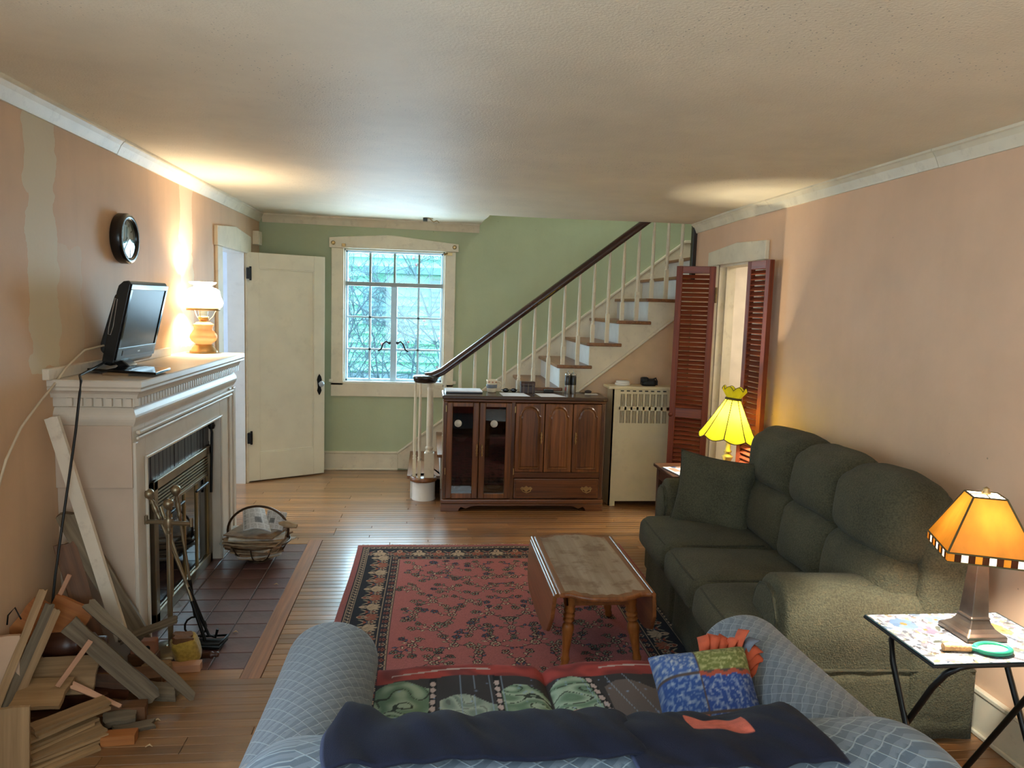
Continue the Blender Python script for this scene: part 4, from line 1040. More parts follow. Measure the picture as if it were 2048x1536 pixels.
for g, x in ((g1, .239), (g2, .523)): MB().lathe([(0, 0), (.029, 0), (.029, .0015), (0, .0015)], (x, cy0 - .0035, .708), 28, Matrix.Rotation(R_(90), 3, 'X')).build('round_disc', plain('silver disc', (206, 200, 186), .35, vs=40, var=.1), g)  # pale round disc on the front of each glass door
def arch_door(x0, x1, hx_=None):
    y0, y1 = cy0 - .012, cy0 + .008; z0, z1 = .322, .875; f = .042
    D = MB().box(x0, x1, y0, y1, z0, z1).build('panel_door', CAB, cb, .006)
    def arch(i, zz0, zb, h):
        a, b = x0 + i, x1 - i; m = (a + b) / 2; w = (b - a) / 2
        p = [(a, zz0), (b, zz0), (b, zb)]
        for t in np.linspace(0, math.pi, 13): p.append((m + w * .86 * math.cos(t), zb + .012 + h * math.sin(t)))
        return p + [(a, zb)]
    outer, inner = arch(f, z0 + .038, .765, .062), arch(f + .012, z0 + .05, .755, .058)
    n = len(outer); vs = [(p[0], y0 - .001, p[1]) for p in outer] + [(p[0], y0 - .007, p[1]) for p in inner]
    o2 = arch(f - .008, z0 + .030, .770, .068); vs += [(p[0], y0 - .006, p[1]) for p in o2]
    fs = [(k, (k + 1) % n, n + (k + 1) % n, n + k) for k in range(n)] + [(2 * n + k, 2 * n + (k + 1) % n, (k + 1) % n, k) for k in range(n)] + [tuple(range(n, 2 * n))]
    base = arch(f - .014, z0 + .024, .774, .074); vs += [(p[0], y0, p[1]) for p in base]
    fs += [(3 * n + k, 3 * n + (k + 1) % n, 2 * n + (k + 1) % n, 2 * n + k) for k in range(n)]
    MB().add(vs, fs).build('raised_panel', CAB, D)
    if hx_:
        m = MB(); pull(m, hx_, .60, y0 - .002); m.build('pull_handle', BRASS, D)
arch_door(.694, .925, .902); arch_door(.930, 1.152); arch_door(1.157, 1.385, 1.180)
D = MB().box(.694, 1.385, cy0 - .012, cy0 + .008, .106, .268).build('drawer', CABH, cb, .007, 3)
MB().box(.712, 1.367, cy0 - .015, cy0 - .010, .122, .252).build('drawer_panel', CABH, D, .003)
for x in (.795, 1.283):
    m = MB().prism([(x - .05, .19), (x - .035, .205), (x - .018, .198), (x, .212), (x + .018, .198), (x + .035, .205), (x + .05, .19), (x + .04, .178), (x + .02, .18), (x, .16), (x - .02, .18), (x - .04, .178)], 'y', cy0 - .019, cy0 - .015)
    m.tube([(x - .036, cy0 - .02, .188), (x - .032, cy0 - .034, .172), (x, cy0 - .038, .160), (x + .032, cy0 - .034, .172), (x + .036, cy0 - .02, .188)], .0035, 6); m.build('bail_handle', BRASS, D)
for z in (.30, .80): B('hinge', BRASS, (.684, .692, cy0 - .016, cy0 - .002, z, z + .05), cb); B('hinge', BRASS, (.140, .148, cy0 - .016, cy0 - .002, z, z + .05), cb)
# things seen behind the glass
ORD = ['topmost', 'second', 'third', 'fourth', 'fifth', 'sixth', 'seventh', 'eighth', 'lowest']
for k in range(6):
    tag(MB().box(.19 + random.uniform(0, .02), .36, 5.80, 6.0, .101 + k * .008, .108 + k * .008).build('magazine', [PAPER, PAP[0], plain('magazine blue', (120, 130, 140), .5)][k % 3]), ORD[5 - k] + ' magazine from the top in the flat pile behind the left glass door', 'magazine', 'magazines in the cabinet')
for k in range(5):
    tag(MB().box(.46, .62 + random.uniform(0, .02), 5.80, 6.0, .101 + k * .01, .110 + k * .01).build('record_sleeve', [PAP[1], PAP[2]][k % 2]), ORD[4 - k] + ' paper sleeve from the top in the pile behind the right glass door', 'sleeve', 'sleeves in the cabinet')
tag(MB().lathe([(.02, 0), (.035, .004), (.06, .04), (.062, .045), (.055, .042), (.03, .012), (.0, .010)], (.27, 5.93, .53), 20).build('glass_bowl', plain('pale bowl', (150, 150, 146), .15)), 'pale bowl on the cabinet shelf behind the left glass door', 'bowl')
tag(MB().lathe([(.0, 0), (.05, 0), (.06, .02), (.05, .03), (0, .03)], (.545, 5.88, .152), 16).build('white_dish', plain('dish', (150, 140, 132), .3)), 'small round dish on the sleeves behind the right glass door', 'dish')
tag(MB().lathe([(.0, 0), (.028, 0), (.03, .07), (.02, .09), (.008, .10), (0, .10)], (.25, 5.88, .153), 14).build('red_jar', plain('red jar', (120, 40, 34), .3)), 'small red jar on the magazines behind the left glass door', 'jar')

# ------------------------------------------------------------------ things on the cabinet
zt = .93
lp = thing('laptop', 'closed white laptop at the left end of the cabinet top', 'laptop', (.29, 5.99, zt)); Mr = Matrix.Translation((.285, 5.965, zt)) @ Matrix.Rotation(.03, 4, 'Z')
MB().box(-.147, .147, -.10, .11, .002, .011, Mr).build('base', BLACK, lp, .002)
MB().box(-.147, .147, -.10, .11, .0115, .021, Mr).build('lid', PAPER, lp, .003)
mg = thing('mug', 'cream ceramic mug with a blue grey band', 'mug', (.518, 6.0, zt)); c = Vector((.518, 6.0, zt))
MB().lathe([(.0, .002), (.030, .0), (.036, .006), (.043, .05), (.043, .088), (.046, .104), (.042, .104), (.039, .088), (.038, .02), (0, .012)], c, 32).build('body', CER, mg)
MB().lathe([(.0435, .036), (.0442, .038), (.0442, .064), (.0435, .066)], c, 32, cap=False).build('band', plain('band blue', (104, 110, 118), .35), mg)
MB().tube([c + Vector((.040, 0, .088)), c + Vector((.066, -.004, .085)), c + Vector((.076, -.005, .062)), c + Vector((.066, -.004, .036)), c + Vector((.040, 0, .026))], .0055, 8).build('handle', CER, mg)
m = MB()
for a in (-2.2, -1.5, -.8): m.sphere(c + Vector((.0455 * math.cos(a), .0455 * math.sin(a), .086)), .007, 8, 6)
m.build('painted_dots', plain('pink dots', (190, 130, 100), .4), mg)
sg = thing('sunglasses', 'dark folded sunglasses beside the mug', 'sunglasses', (.665, 6.03, zt))
for x in (.635, .70): MB().sphere((x, 6.0, zt + .018), .026, 14, 8, (1, .22, .66)).build('lens', BLACK, sg)
MB().tube([(.66, 5.998, zt + .022), (.668, 5.996, zt + .026), (.676, 5.998, zt + .022)], .003).tube([(.608, 6.0, zt + .022), (.60, 6.04, zt + .018), (.68, 6.055, zt + .006)], .003).tube([(.727, 6.0, zt + .022), (.735, 6.035, zt + .018), (.66, 6.06, zt + .006)], .003).build('frame', BLACKM, sg)
bx = thing('trinket_chest', 'small dark leather trinket chest with straps', 'chest', (.815, 6.02, zt))
MB().box(.757, .873, 5.975, 6.045, zt, zt + .058).build('box', plain('oxblood leather', (58, 34, 30), .4, var=.15, vs=40), bx, .003)
MB().prism([(5.973, zt + .06), (6.047, zt + .06), (6.047, zt + .08), (6.035, zt + .094), (5.985, zt + .094), (5.973, zt + .08)], 'x', .755, .875).build('lid', plain('oxblood lid', (64, 40, 34), .4, var=.15, vs=40), bx, .003)
for x in (.775, .812, .850): B('strap', plain('strap', (96, 74, 54), .4), (x, x + .008, 5.969, 5.974, zt, zt + .08), bx)
def loose(name, label, cat, q, mat, z=zt + .0008, t=.0012): return tag(MB().prism(q, 'z', z, z + t).build(name, mat), label, cat)
loose('letter', 'white letter sheet in front of the sunglasses', 'paper', [(.588, 5.742), (.806, 5.742), (.775, 5.955), (.578, 5.962)], PAPER)
loose('letter', 'white letter sheet in front of the black box', 'paper', [(.890, 5.737), (1.094, 5.752), (1.02, 5.955), (.868, 5.955)], PAPER)
tag(MB().cyl((.835, 5.80, zt + .006), (.85, 5.86, zt + .006), .006, n=8).build('pen', BLACK), 'short black pen between the two white letters', 'pen')
tag(MB().box(.955, 1.035, 6.0, 6.05, zt, zt + .028).build('black_box', BLACK, None, .005), 'small black box behind the right letter', 'box')
def mill(x, y, label):
    t = thing('pepper_mill', label, 'mill', (x, y, zt), None); c = Vector((x, y, zt))
    MB().lathe([(.022, 0), (.023, .004), (.023, .075)], c, 20).build('steel_base', STEEL, t)
    MB().lathe([(.0235, .075), (.0245, .08), (.0245, .145), (.022, .15)], c, 20).build('black_body', plain('mill body', (34, 32, 30), .3), t)
    MB().lathe([(.022, .15), (.024, .153), (.024, .168), (.015, .174), (.005, .178), (.004, .19), (.006, .194), (0, .197)], c, 20).build('steel_cap', STEEL, t)
mill(1.142, 5.965, 'left one of two steel and black pepper mills'); mill(1.190, 5.97, 'right one of two steel and black pepper mills')
tag(MB().prism([(1.118, zt + .03), (1.126, zt + .03), (1.126, zt + .06), (1.118, zt + .06)], 'y', 5.9405, 5.9425).build('label_tag', plain('red label', (140, 40, 34), .5)), 'tiny red label on the left pepper mill', 'label')
loose('napkin', 'crumpled paper napkin at the right end of the cabinet top', 'napkin', [(1.28, 5.925), (1.39, 5.915), (1.385, 5.97), (1.30, 6.0)], PAP[2], t=.006)
tag(MB().sphere((1.325, 6.0, zt + .017), .03, 14, 8, (1, .7, .5)).build('keys_pouch', plain('dark pouch', (44, 26, 22), .5)), 'small dark pouch beside the napkin on the cabinet', 'pouch')

# ------------------------------------------------------------------ radiator cover
rd = thing('radiator_cover', 'cream metal radiator cover with two rows of slots', 'radiator', (1.77, 6.0, 0))
RY, rx0, rx1 = 5.91, 1.515, 2.05
RC = plain('radiator enamel', (222, 206, 168), .4, var=.05, dirt=((150, 130, 90), 6, .3))
m = MB().box(rx0, rx0 + .055, RY, RY + .015, 0, .985).box(rx0, rx0 + .012, RY, YS - .012, 0, .985).box(rx1 - .05, rx1, RY, RY + .015, 0, .985).box(rx0 + .055, rx1 - .05, RY, RY + .015, .04, .69).box(rx0 + .055, rx1 - .05, RY, RY + .015, .96, .985)
sx = [1.582 + k * .0515 for k in range(8)]
g0, g1_ = rx0 + .055, rx1 - .05
m.box(g0, g1_, RY, RY + .015, .812, .838)
for k in range(len(sx) + 1):
    a = g0 if k == 0 else sx[k - 1] + .0345; b = g1_ if k == len(sx) else sx[k]
    if b > a: m.box(a, b, RY, RY + .015, .69, .96)
for x in sx:
    for zz0, zz1 in ((.69, .702), (.806, .812), (.838, .842), (.946, .96)): m.box(x, x + .0345, RY, RY + .015, zz0, zz1)
    for k in (1, 2, 3): m.box(x + k * .0088 - .002, x + k * .0088 + .002, RY + .002, RY + .012, .70, .95)
m.build('front', RC, rd)
MB().box(rx0 - .04, rx1 + .02, RY - .02, YS - .012, .985, 1.008).build('top', RC, rd, .005)
B('inner_fins', plain('dark fins', (40, 33, 29), .7), (rx0 + .02, rx1 - .02, RY + .04, YS - .03, .03, .95), rd)  # solid dark block filling the space behind the slots
for k in range(8): B('top_slot', BLACKM, (1.578 + k * .0515, 1.606 + k * .0515, RY - .0015, RY + .001, .966, .975), rd)
sd = thing('smoke_detector', 'round white smoke detector lying on the radiator cover', 'detector', (1.615, 6.0, 1.008))
MB().lathe([(.052, 0), (.064, .002), (.064, .018), (.056, .021)], (1.615, 6.0, 1.008), 32).build('base', WHITE, sd)
MB().lathe([(.056, .021), (.058, .032), (.05, .038), (0, .04)], (1.615, 6.0, 1.008), 32).build('lid', WHITE, sd)
gl = thing('black_camera', 'black bundled camera case on the radiator cover', 'camera', (1.84, 6.0, 1.008))
cushion('case', BLACKM, (1.835, 6.0, 1.036), (.06, .045, .028), .02, (0, 0, .006), parent=gl, n=8, lump=.01, seed=3)
cushion('strap_bundle', plain('nylon', (20, 20, 22), .7), (1.80, 5.985, 1.058), (.03, .03, .022), .014, parent=gl, n=8, lump=.012, seed=5)
MB().tube([(1.86, 5.98, 1.06), (1.89, 5.97, 1.075), (1.90, 5.965, 1.05), (1.895, 5.95, 1.02)], .007, 6).build('strap', BLACKM, gl)
# ------------------------------------------------------------------ louvered doors
def louver_door(name, label, p0, p1, z0, z1, thick):
    p0, p1 = Vector(p0), Vector(p1); d = (p1 - p0); w = d.length; d.normalize(); ang = math.atan2(d.y, d.x)
    t = thing(name, label, 'louvered door', (p0.x, p0.y, z0)); t.rotation_euler = (0, 0, ang)
    def part(nm, mat, boxes, bev=.003):
        mb = MB()
        for b in boxes: mb.box(*b)
        o = mb.build(nm, mat, t, bev); off = wloc(t)
        for v in o.data.vertices: v.co += off
        return o
    H = z1 - z0; s = .047; th = thick
    part('stile', MAHOG, [(0, s, 0, th, 0, H)]); part('stile', MAHOG, [(w - s, w, 0, th, 0, H)])
    zm = .78
    part('rail', MAHOGS, [(s, w - s, 0, th, H - .055, H)]); part('rail', MAHOGS, [(s, w - s, 0, th, zm, zm + .075)]); part('rail', MAHOGS, [(s, w - s, 0, th, 0, .11)])
    pr = [(.001, .001), (.007, -.002), (th - .003, .021), (th - .009, .026)]
    slat = None
    def one(z):
        nonlocal slat
        if slat is None:
            slat = MB().prism([(a, b) for a, b in pr], 'x', s - .004, w - s + .004).build('slat', MAHOGS, t)
            off = wloc(t)
            for v in slat.data.vertices: v.co += off
            o = slat
        else: o = bpy.data.objects.new('slat', slat.data); COL.objects.link(o); o.parent = t
        o.location = (0, 0, z); o.rotation_euler = (random.uniform(-.05, .05), 0, 0)
    z = .112
    while z < zm - .03: one(z); z += .0352
    z = zm + .077
    while z < H - .080: one(z); z += .0352
    return t, part
lt, part = louver_door('louvered_door', 'left louvered mahogany door opened out beside the radiator', (1.914, 5.66), (2.185, 5.535), .02, 1.99, .032)
o = MB().lathe([(.008, 0), (.018, .012), (.014, .026), (0, .03)], (0.012, -.0, .80), 12, Matrix.Rotation(R_(90), 3, 'X')).build('wooden_knob', MAHOG, lt)
off = wloc(lt)
for v in o.data.vertices: v.co += off
MB().box(2.185, 2.20, 5.53, 5.56, 1.72, 1.82).cyl((2.192, 5.528, 1.71), (2.192, 5.528, 1.83), .008, n=8).build('hinge', plain('worn brass hinge', (120, 96, 60), .45, .8, var=.2, vs=60), d2)
louver_door('louvered_door', 'right louvered mahogany door folded back along the pink wall', (2.112, 4.80), (2.138, 4.525), .02, 1.985, -.0001 + .034)[0]

# ------------------------------------------------------------------ end table, magazines and yellow lamp
et = thing('end_table', 'dark wood end table behind the far sofa arm', 'table', (1.80, 4.57, 0)); ez = .615
ETW = wood('end table walnut', (52, 32, 22), (92, 58, 38), 0, 1, .3, .05, coat=.4)
MB().box(1.525, 2.085, 4.375, 4.775, ez - .022, ez).build('top', ETW, et, .006, 3)
MB().box(1.55, 2.06, 4.40, 4.42, ez - .10, ez - .022).box(1.55, 2.06, 4.73, 4.75, ez - .10, ez - .022).box(1.55, 1.57, 4.42, 4.73, ez - .10, ez - .022).box(2.04, 2.06, 4.42, 4.73, ez - .10, ez - .022).build('apron', ETW, et, .003)
for x in (1.545, 2.025):
    for y in (4.395, 4.715): MB().bar((x + .02, y + .02, 0), (x + .02, y + .02, ez - .022), .032, .032, (0, 1, 0), .042, .042).build('leg', ETW, et, .003)
def magpaint(seed, cols, n=30, m=40):
    r = np.random.default_rng(seed); C = np.ones((n, m, 3)) * np.array(cols[0])
    for k in range(14):
        i, j = r.integers(0, n - 4), r.integers(0, m - 4); a, b = r.integers(3, n // 2), r.integers(3, m // 2)
        C[i:i + a, j:j + b] = np.array(cols[r.integers(1, len(cols))]) * r.uniform(.8, 1.05)
    return np.clip(C, 0, 255)
def flat_print(name, label, cat, c, sx, sy, rot, z, C, t=.004, group=None, parent=None, mat=None):
    n, m = C.shape[:2]; u = np.linspace(-.5, .5, n)[:, None]; v = np.linspace(-.5, .5, m)[None, :]
    x = u * sx + 0 * v; y = v * sy + 0 * u; P = np.stack([c[0] + x * math.cos(rot) - y * math.sin(rot), c[1] + x * math.sin(rot) + y * math.cos(rot), z + 0 * x], -1)
    o = painted(name, P, C, mat or PAT, parent, -t)
    if label: tag(o, label, cat, group)
    return o
flat_print('magazine', 'blue and white magazine on the front left of the end table', 'magazine', (1.65, 4.51, 0), .19, .25, .15, ez + .006, magpaint(4, [(210, 215, 225), (70, 120, 180), (235, 235, 235), (150, 120, 110), (40, 60, 100)]))
flat_print('magazine', 'yellowish magazine beside the lamp base on the end table', 'magazine', (1.80, 4.63, 0), .14, .2, -.25, ez + .006, magpaint(9, [(200, 190, 130), (150, 150, 90), (230, 220, 180), (90, 90, 70)]))
yl = thing('yellow_glass_lamp', 'lit lamp with scalloped yellow panel glass shade on the end table', 'lamp', (1.945, 4.545, ez)); c = Vector((1.945, 4.545, ez))
AB = plain('champagne brass', (176, 160, 110), .35, .8, var=.1)
MB().lathe([(.062, 0), (.066, .006), (.064, .012), (.052, .018), (.040, .028), (.030, .050), (.022, .062), (.026, .072), (.030, .082), (.036, .092), (.036, .098), (.022, .108), (.018, .118), (.026, .126), (.026, .132), (.017, .14), (.015, .20), (.018, .226), (.022, .232), (.014, .24), (.012, .36)], c, 28).build('column', AB, yl)
Mt = Matrix.Rotation(R_(6), 3, 'Y'); sc_ = c + Vector((-.010, 0, .225))
YG = shade_glass('yellow slag glass', (250, 232, 50), (240, 226, 40), .15, .16, 22, .6, .2)
NP = 8; rb, rt, h0, h1 = .182, .046, .0, .245
def sp(r, a, z): return sc_ + Mt @ Vector((r * math.cos(a), r * math.sin(a), z))
for k in range(NP):
    a0, a1 = 2 * math.pi * (k + .35) / NP, 2 * math.pi * (k + 1.35) / NP
    G = np.zeros((9, 7, 3))
    for i in range(9):
        for j in range(7):
            v = i / 8; u = j / 6; r = rb + (rt - rb) * v ** .92
            # flat panel: chord between the two ribs, lower edge scalloped
            p = sp(r, a0, h0 + h1 * v).lerp(sp(r, a1, h0 + h1 * v), u)
            z = -.022 * math.sin(math.pi * u) * (1 - v) ** 2
            G[i, j] = p + Mt @ Vector((0, 0, z)) + Mt @ Vector((math.cos((a0 + a1) / 2), math.sin((a0 + a1) / 2), 0)) * (.010 * math.sin(math.pi * u) * (1 - v))
    p = MB().grid(G).build('shade_panel', YG, yl)
    MB().tube([Vector(G[i, 0]) for i in range(9)], .0032, 6).tube([Vector(G[0, j]) for j in range(7)], .003, 6).build('lead_rib', GOLDLT, p)
MB().lathe([(.044, .240), (.052, .242), (.054, .252), (.046, .258), (.042, .258)], sc_, 28, Mt, cap=False).build('crown_ring', GOLDLT, yl)
for k in range(NP):
    a0, a1 = 2 * math.pi * (k + .35) / NP, 2 * math.pi * (k + 1.35) / NP
    G = np.zeros((6, 7, 3))
    for i in range(6):
        for j in range(7):
            v = i / 5; u = j / 6; r = .044 + .036 * v
            p = sp(r, a0, .255 + .05 * v).lerp(sp(r, a1, .255 + .05 * v), u)
            G[i, j] = p + Mt @ Vector((0, 0, .024 * math.sin(math.pi * u) * v))
    p = MB().grid(G).build('crown_petal', YG, yl)
    MB().tube([Vector(G[5, j]) for j in range(7)], .0022, 5).build('petal_edge', GOLDLT, p)
bulb('yellow_lamp_bulb', sc_ + Mt @ Vector((0, 0, .13)), 60, (1, .95, .74), .022)

# ------------------------------------------------------------------ green sofa
gs = thing('green_sofa', 'dark green three seat chenille sofa along the pink wall', 'sofa', (1.75, 3.42, 0))
def prof_loft(name, mat, prof, axis, a, b, er, parent, mod=None, n_mid=20):
    P, C = loft(prof, axis, a, b, er, 6, n_mid, mod); return MB().grid(P, True, C).build(name, mat, parent)
def dens(poly, step=.02):
    out = []
    for i in range(len(poly)):
        a = np.array(poly[i]); b = np.array(poly[(i + 1) % len(poly)]); k = max(1, int(np.linalg.norm(b - a) / step))
        out += [tuple(a + (b - a) * t / k) for t in range(k)]
    return out
def smoothp(poly, it=3):
    p = np.array(poly)
    for _ in range(it): p = (np.roll(p, 1, 0) + 2 * p + np.roll(p, -1, 0)) / 4
    return [tuple(q) for q in p]
GX = 1.30
MB().box(GX + .03, 2.16, 2.56, 4.32, .05, .30).build('base', SOFA, gs, .02)
# skirt with kick pleats
pts = []
def skirt_pt(y, z):
    ph = 0
    for yc in (3.06, 3.56): ph += .018 * math.exp(-((y - yc) / .03) ** 2)
    return (GX + ph + .012 * math.sin(y * 21) * (0.33 - z) + (.30 - z) * -.03, y, z)
G = np.array([[skirt_pt(y, z) for z in np.linspace(.012, .315, 8)] for y in np.linspace(2.60, 4.10, 120)])
o = MB().grid(G).build('skirt', SOFA, gs); sm = o.modifiers.new('t', 'SOLIDIFY'); sm.thickness = .008
seatc = [(2.57, 3.03), (3.03, 3.51), (3.51, 4.07)]
for k, (a, b) in enumerate(seatc):
    q = cushion('seat_cushion', SOFA, (1.56, (a + b) / 2, .365), (.335, (b - a) / 2 + .004, .085), .05, (.02, .008, .028), (0, .02, 0), gs, 16, .008, k)
    zt_ = .434
    w = [(1.245, b - .05, .438), (1.238, (a + b) / 2, .442), (1.245, a + .05, .438), (1.27, a + .025, .440), (1.40, a + .016, .45), (1.75, a + .02, .452)]
    MB().tube(w, .005, 6).build('welt', SOFAW, q)
for k, (a, b) in enumerate([(2.55, 3.0), (3.0, 3.44), (3.44, 3.97)]):
    cushion('lumbar_cushion', SOFA, (1.885, (a + b) / 2, .575), (.105, (b - a) / 2 + .012, .155), .07, (.035, .0, .012), (0, .12, 0), gs, 14, .014, 10 + k)
    cushion('head_cushion', SOFA, (1.955, (a + b) / 2, .845), (.135, (b - a) / 2 + .022, .165), .10, (.045, .0, .022), (0, .10, 0), gs, 16, .018, 20 + k)
bk_p = smoothp(dens([(2.06, .06), (2.175, .06), (2.185, .80), (2.16, .90), (2.10, .905), (2.04, .84)]), 4)
def tosw(p): return p
P, C = loft([(x, z) for x, z in bk_p], 'y', 2.50, 4.32, .05); MB().grid(P, True, C).build('back_frame', SOFA, gs)
wg = smoothp(dens([(1.90, .04), (2.19, .04), (2.19, .82), (2.13, .90), (2.02, .90), (1.95, .80)]), 5)
for a, b in ((2.495, 2.605), (4.16, 4.27)):
    P, C = loft(wg, 'y', a, b, .045, 6, 4); MB().grid(P, True, C).build('wing', SOFA, gs)
def arm_prof(yo, yi):   # outer, inner y
    s = 1 if yi > yo else -1; w = abs(yi - yo); y = lambda f: yo + s * w * f
    return smoothp(dens([(y(.10), .03), (y(.10), .33), (y(.0), .42), (y(.0), .52), (y(.14), .605), (y(.42), .640), (y(.72), .625), (y(.95), .55), (y(1.0), .46), (y(.88), .36), (y(.88), .03)]), 5)
for yo, yi, nm in ((2.495, 2.79, 0), (4.355, 4.09, 1)):
    P, C = loft(arm_prof(yo, yi), 'x', 1.395, 1.985, .035, 6, 14)
    A = MB().grid(P, True, C).build('arm', SOFA, gs)
    y0, y1 = min(yo, yi), max(yo, yi)
    fpnl = smoothp(dens([(y0 + .06, .05), (y0 + .055, .40), (y0 + .03, .48), (y0 + .07, .575), ((y0 + y1) / 2, .60), (y1 - .07, .575), (y1 - .03, .48), (y1 - .06, .40), (y1 - .06, .05)]), 4)
    P, C = loft(fpnl, 'x', 1.378, 1.43, .012, 4, 4); Q = MB().grid(P, True, C).build('arm_front_panel', SOFA, A)
    MB().tube([(1.390, y, z) for y, z in fpnl[::3]], .005, 6, True).build('welt', SOFAW, A)
MB().tube([(1.40, 2.506, .305), (2.18, 2.506, .305)], .004, 6).build('side_seam', SOFAW, gs)
G = np.array([[(x, 2.515 - (.31 - z) * .03 + .003 * math.sin(x * 40), z) for z in np.linspace(.03, .305, 6)] for x in np.linspace(1.42, 2.185, 50)])
o = MB().grid(G).build('side_skirt', SOFA, gs); o.modifiers.new('t', 'SOLIDIFY').thickness = .008

def pillow_pts(c, ux, uy, hw, hh, th, n=40, m=40, pinch=.12):
    c = Vector(c); ux = Vector(ux).normalized(); uy = Vector(uy); uy = (uy - ux * uy.dot(ux)).normalized(); nz = ux.cross(uy).normalized()
    F = np.zeros((n, m, 3)); Bk = np.zeros((n, m, 3)); ux, uy, nz, c = map(np.array, (ux, uy, nz, c))
    for i in range(n):
        for j in range(m):
            u, v = -1 + 2 * i / (n - 1), -1 + 2 * j / (m - 1)
            k = 1 - pinch * (1 - (abs(v)) ** 2) * abs(u) ** 3 * .7; k2 = 1 - pinch * (1 - abs(u) ** 2) * abs(v) ** 3 * .7
            t = th * (max(0, (1 - u ** 4) * (1 - v ** 4))) ** .55
            t += .004 * mnoise.noise(Vector((u * 3, v * 3, th * 50)))* (1 if t > .01 else 0)
            b = c + ux * u * hw * k + uy * v * hh * k2
            F[i, j] = b + nz * t; Bk[i, j] = b - nz * t
    return F, Bk
gs.rotation_euler = (0, 0, R_(-3)); gs.location.x -= .02
F, Bk = pillow_pts((1.60, 3.90, .635), (.44, -.30, -.04), (.12, .13, 1), .215, .205, .075)
gp = thing('throw_pillow', 'square dark green pillow leaning on the far sofa arm', 'pillow', (1.60, 3.90, .44))
MB().grid(F).grid(Bk).build('pillow_cover', SOFA, gp)
MB().tube([F[0, j] for j in range(0, 40, 3)] + [F[i, 39] for i in range(0, 40, 3)] + [F[39, j] for j in range(39, -1, -3)] + [F[i, 0] for i in range(39, -1, -3)], .004, 6, True).build('welt', SOFAW, gp)

# ------------------------------------------------------------------ tray table with lamp
tt = thing('tray_table', 'folding tray table with printed floral top and black tube legs', 'table', (1.715, 2.065, 0)); tz = .65
def trayprint(n=110, m=78):
    r = np.random.default_rng(21); u = np.linspace(0, 1, n)[:, None]; v = np.linspace(0, 1, m)[None, :]
    C = np.ones((n, m, 3)) * np.array((160, 162, 164))
    cols = [(120, 150, 190), (150, 160, 180), (170, 150, 175), (210, 190, 110), (140, 150, 120), (120, 120, 130), (190, 150, 120), (235, 232, 224)]
    I, J = np.mgrid[0:n, 0:m]
    for k in range(420):
        ci, cj = r.uniform(0, n), r.uniform(0, m); a = r.uniform(0, np.pi); ra, rb_ = r.uniform(1.5, 5), r.uniform(.6, 2)
        x = (I - ci) * np.cos(a) + (J - cj) * np.sin(a); y = -(I - ci) * np.sin(a) + (J - cj) * np.cos(a)
        mk = (x / ra) ** 2 + (y / rb_) ** 2 < 1; C[mk] = (np.array(cols[r.integers(0, len(cols))]) * .45 + 60) * r.uniform(.6, 1.05)
    for (ci, cj, R, col) in ((84, 52, 9, (200, 170, 70)), (88, 46, 7, (214, 190, 90)), (30, 50, 8, (150, 130, 160)), (20, 60, 10, (110, 150, 200)), (50, 66, 8, (120, 150, 190)), (95, 20, 8, (120, 120, 110))):
        for k in range(9):
            a = k * 2 * np.pi / 9; mk = (I - ci - R * .6 * np.cos(a)) ** 2 + (J - cj - R * .6 * np.sin(a)) ** 2 < (R * .36) ** 2; C[mk] = (np.array(col) * .6 + 36) * r.uniform(.8, 1.05)
        C[(I - ci) ** 2 + (J - cj) ** 2 < (R * .25) ** 2] = (120, 100, 60)
    C[:2] = C[-2:] = (40, 60, 66); C[:, :1] = C[:, -1:] = (40, 60, 66)
    return np.clip(C, 0, 255)
flat_print('printed_top', None, None, (1.715, 2.065, 0), .484, .346, 0, tz, trayprint(), .003, parent=tt, mat=paint_attr('tray print', .22, 0, sheen=0, spec=.5))
MB().box(1.470, 1.960, 1.889, 2.241, tz - .012, tz - .0035).build('tray', BLACKM, tt, .003)
TUBE = plain('black tube', (24, 23, 22), .35, .4)
def uframe(yt, ybt, xa, xb, nm):
    def L(t, x): return (x, yt + (ybt - yt) * t, (tz - .022) * (1 - t) + .008 * t)
    pts = [L(1, xa)] + [L(t, xa) for t in (.7, .4, .16)] + [L(.06, xa + .012), L(.015, xa + .04), L(0, xa + .08), L(0, (xa + xb) / 2), L(0, xb - .08), L(.015, xb - .04), L(.06, xb - .012)] + [L(t, xb) for t in (.16, .4, .7, 1)]
    MB().tube(pts, .0095, 10).build(nm, TUBE, tt)
uframe(1.925, 2.28, 1.545, 1.90, 'leg_frame'); uframe(2.20, 1.86, 1.525, 1.925, 'leg_frame')
ml = thing('orange_glass_lamp', 'lit square lamp with orange glass shade on the tray table', 'lamp', (1.742, 2.083, tz)); c = Vector((1.742, 2.083, tz))
def sq(mb, secs, cx=0, cy=0, rot=0):   # stacked square sections (half, z)
    vs = []
    for h, z in secs:
        for sx_, sy_ in ((-1, -1), (1, -1), (1, 1), (-1, 1)):
            x, y = sx_ * h, sy_ * h; vs.append(c + Vector((x * math.cos(rot) - y * math.sin(rot), x * math.sin(rot) + y * math.cos(rot), z)))
    n = len(secs); fs = [(3, 2, 1, 0), tuple(range(4 * n - 4, 4 * n))] + [(i * 4 + k, i * 4 + (k + 1) % 4, i * 4 + 4 + (k + 1) % 4, i * 4 + 4 + k) for i in range(n - 1) for k in range(4)]
    return mb.add(vs, fs)
PEW = plain('pewter lamp metal', (120, 112, 104), .3, .85, var=.15, vs=14)
sq(MB(), [(.068, 0), (.068, .016), (.056, .023), (.044, .033), (.036, .046), (.032, .058)]).build('foot', PEW, ml, .003)
sq(MB(), [(.033, .058), (.033, .064), (.029, .066), (.029, .07), (.016, .30)]).build('column', PEW, ml, .002)
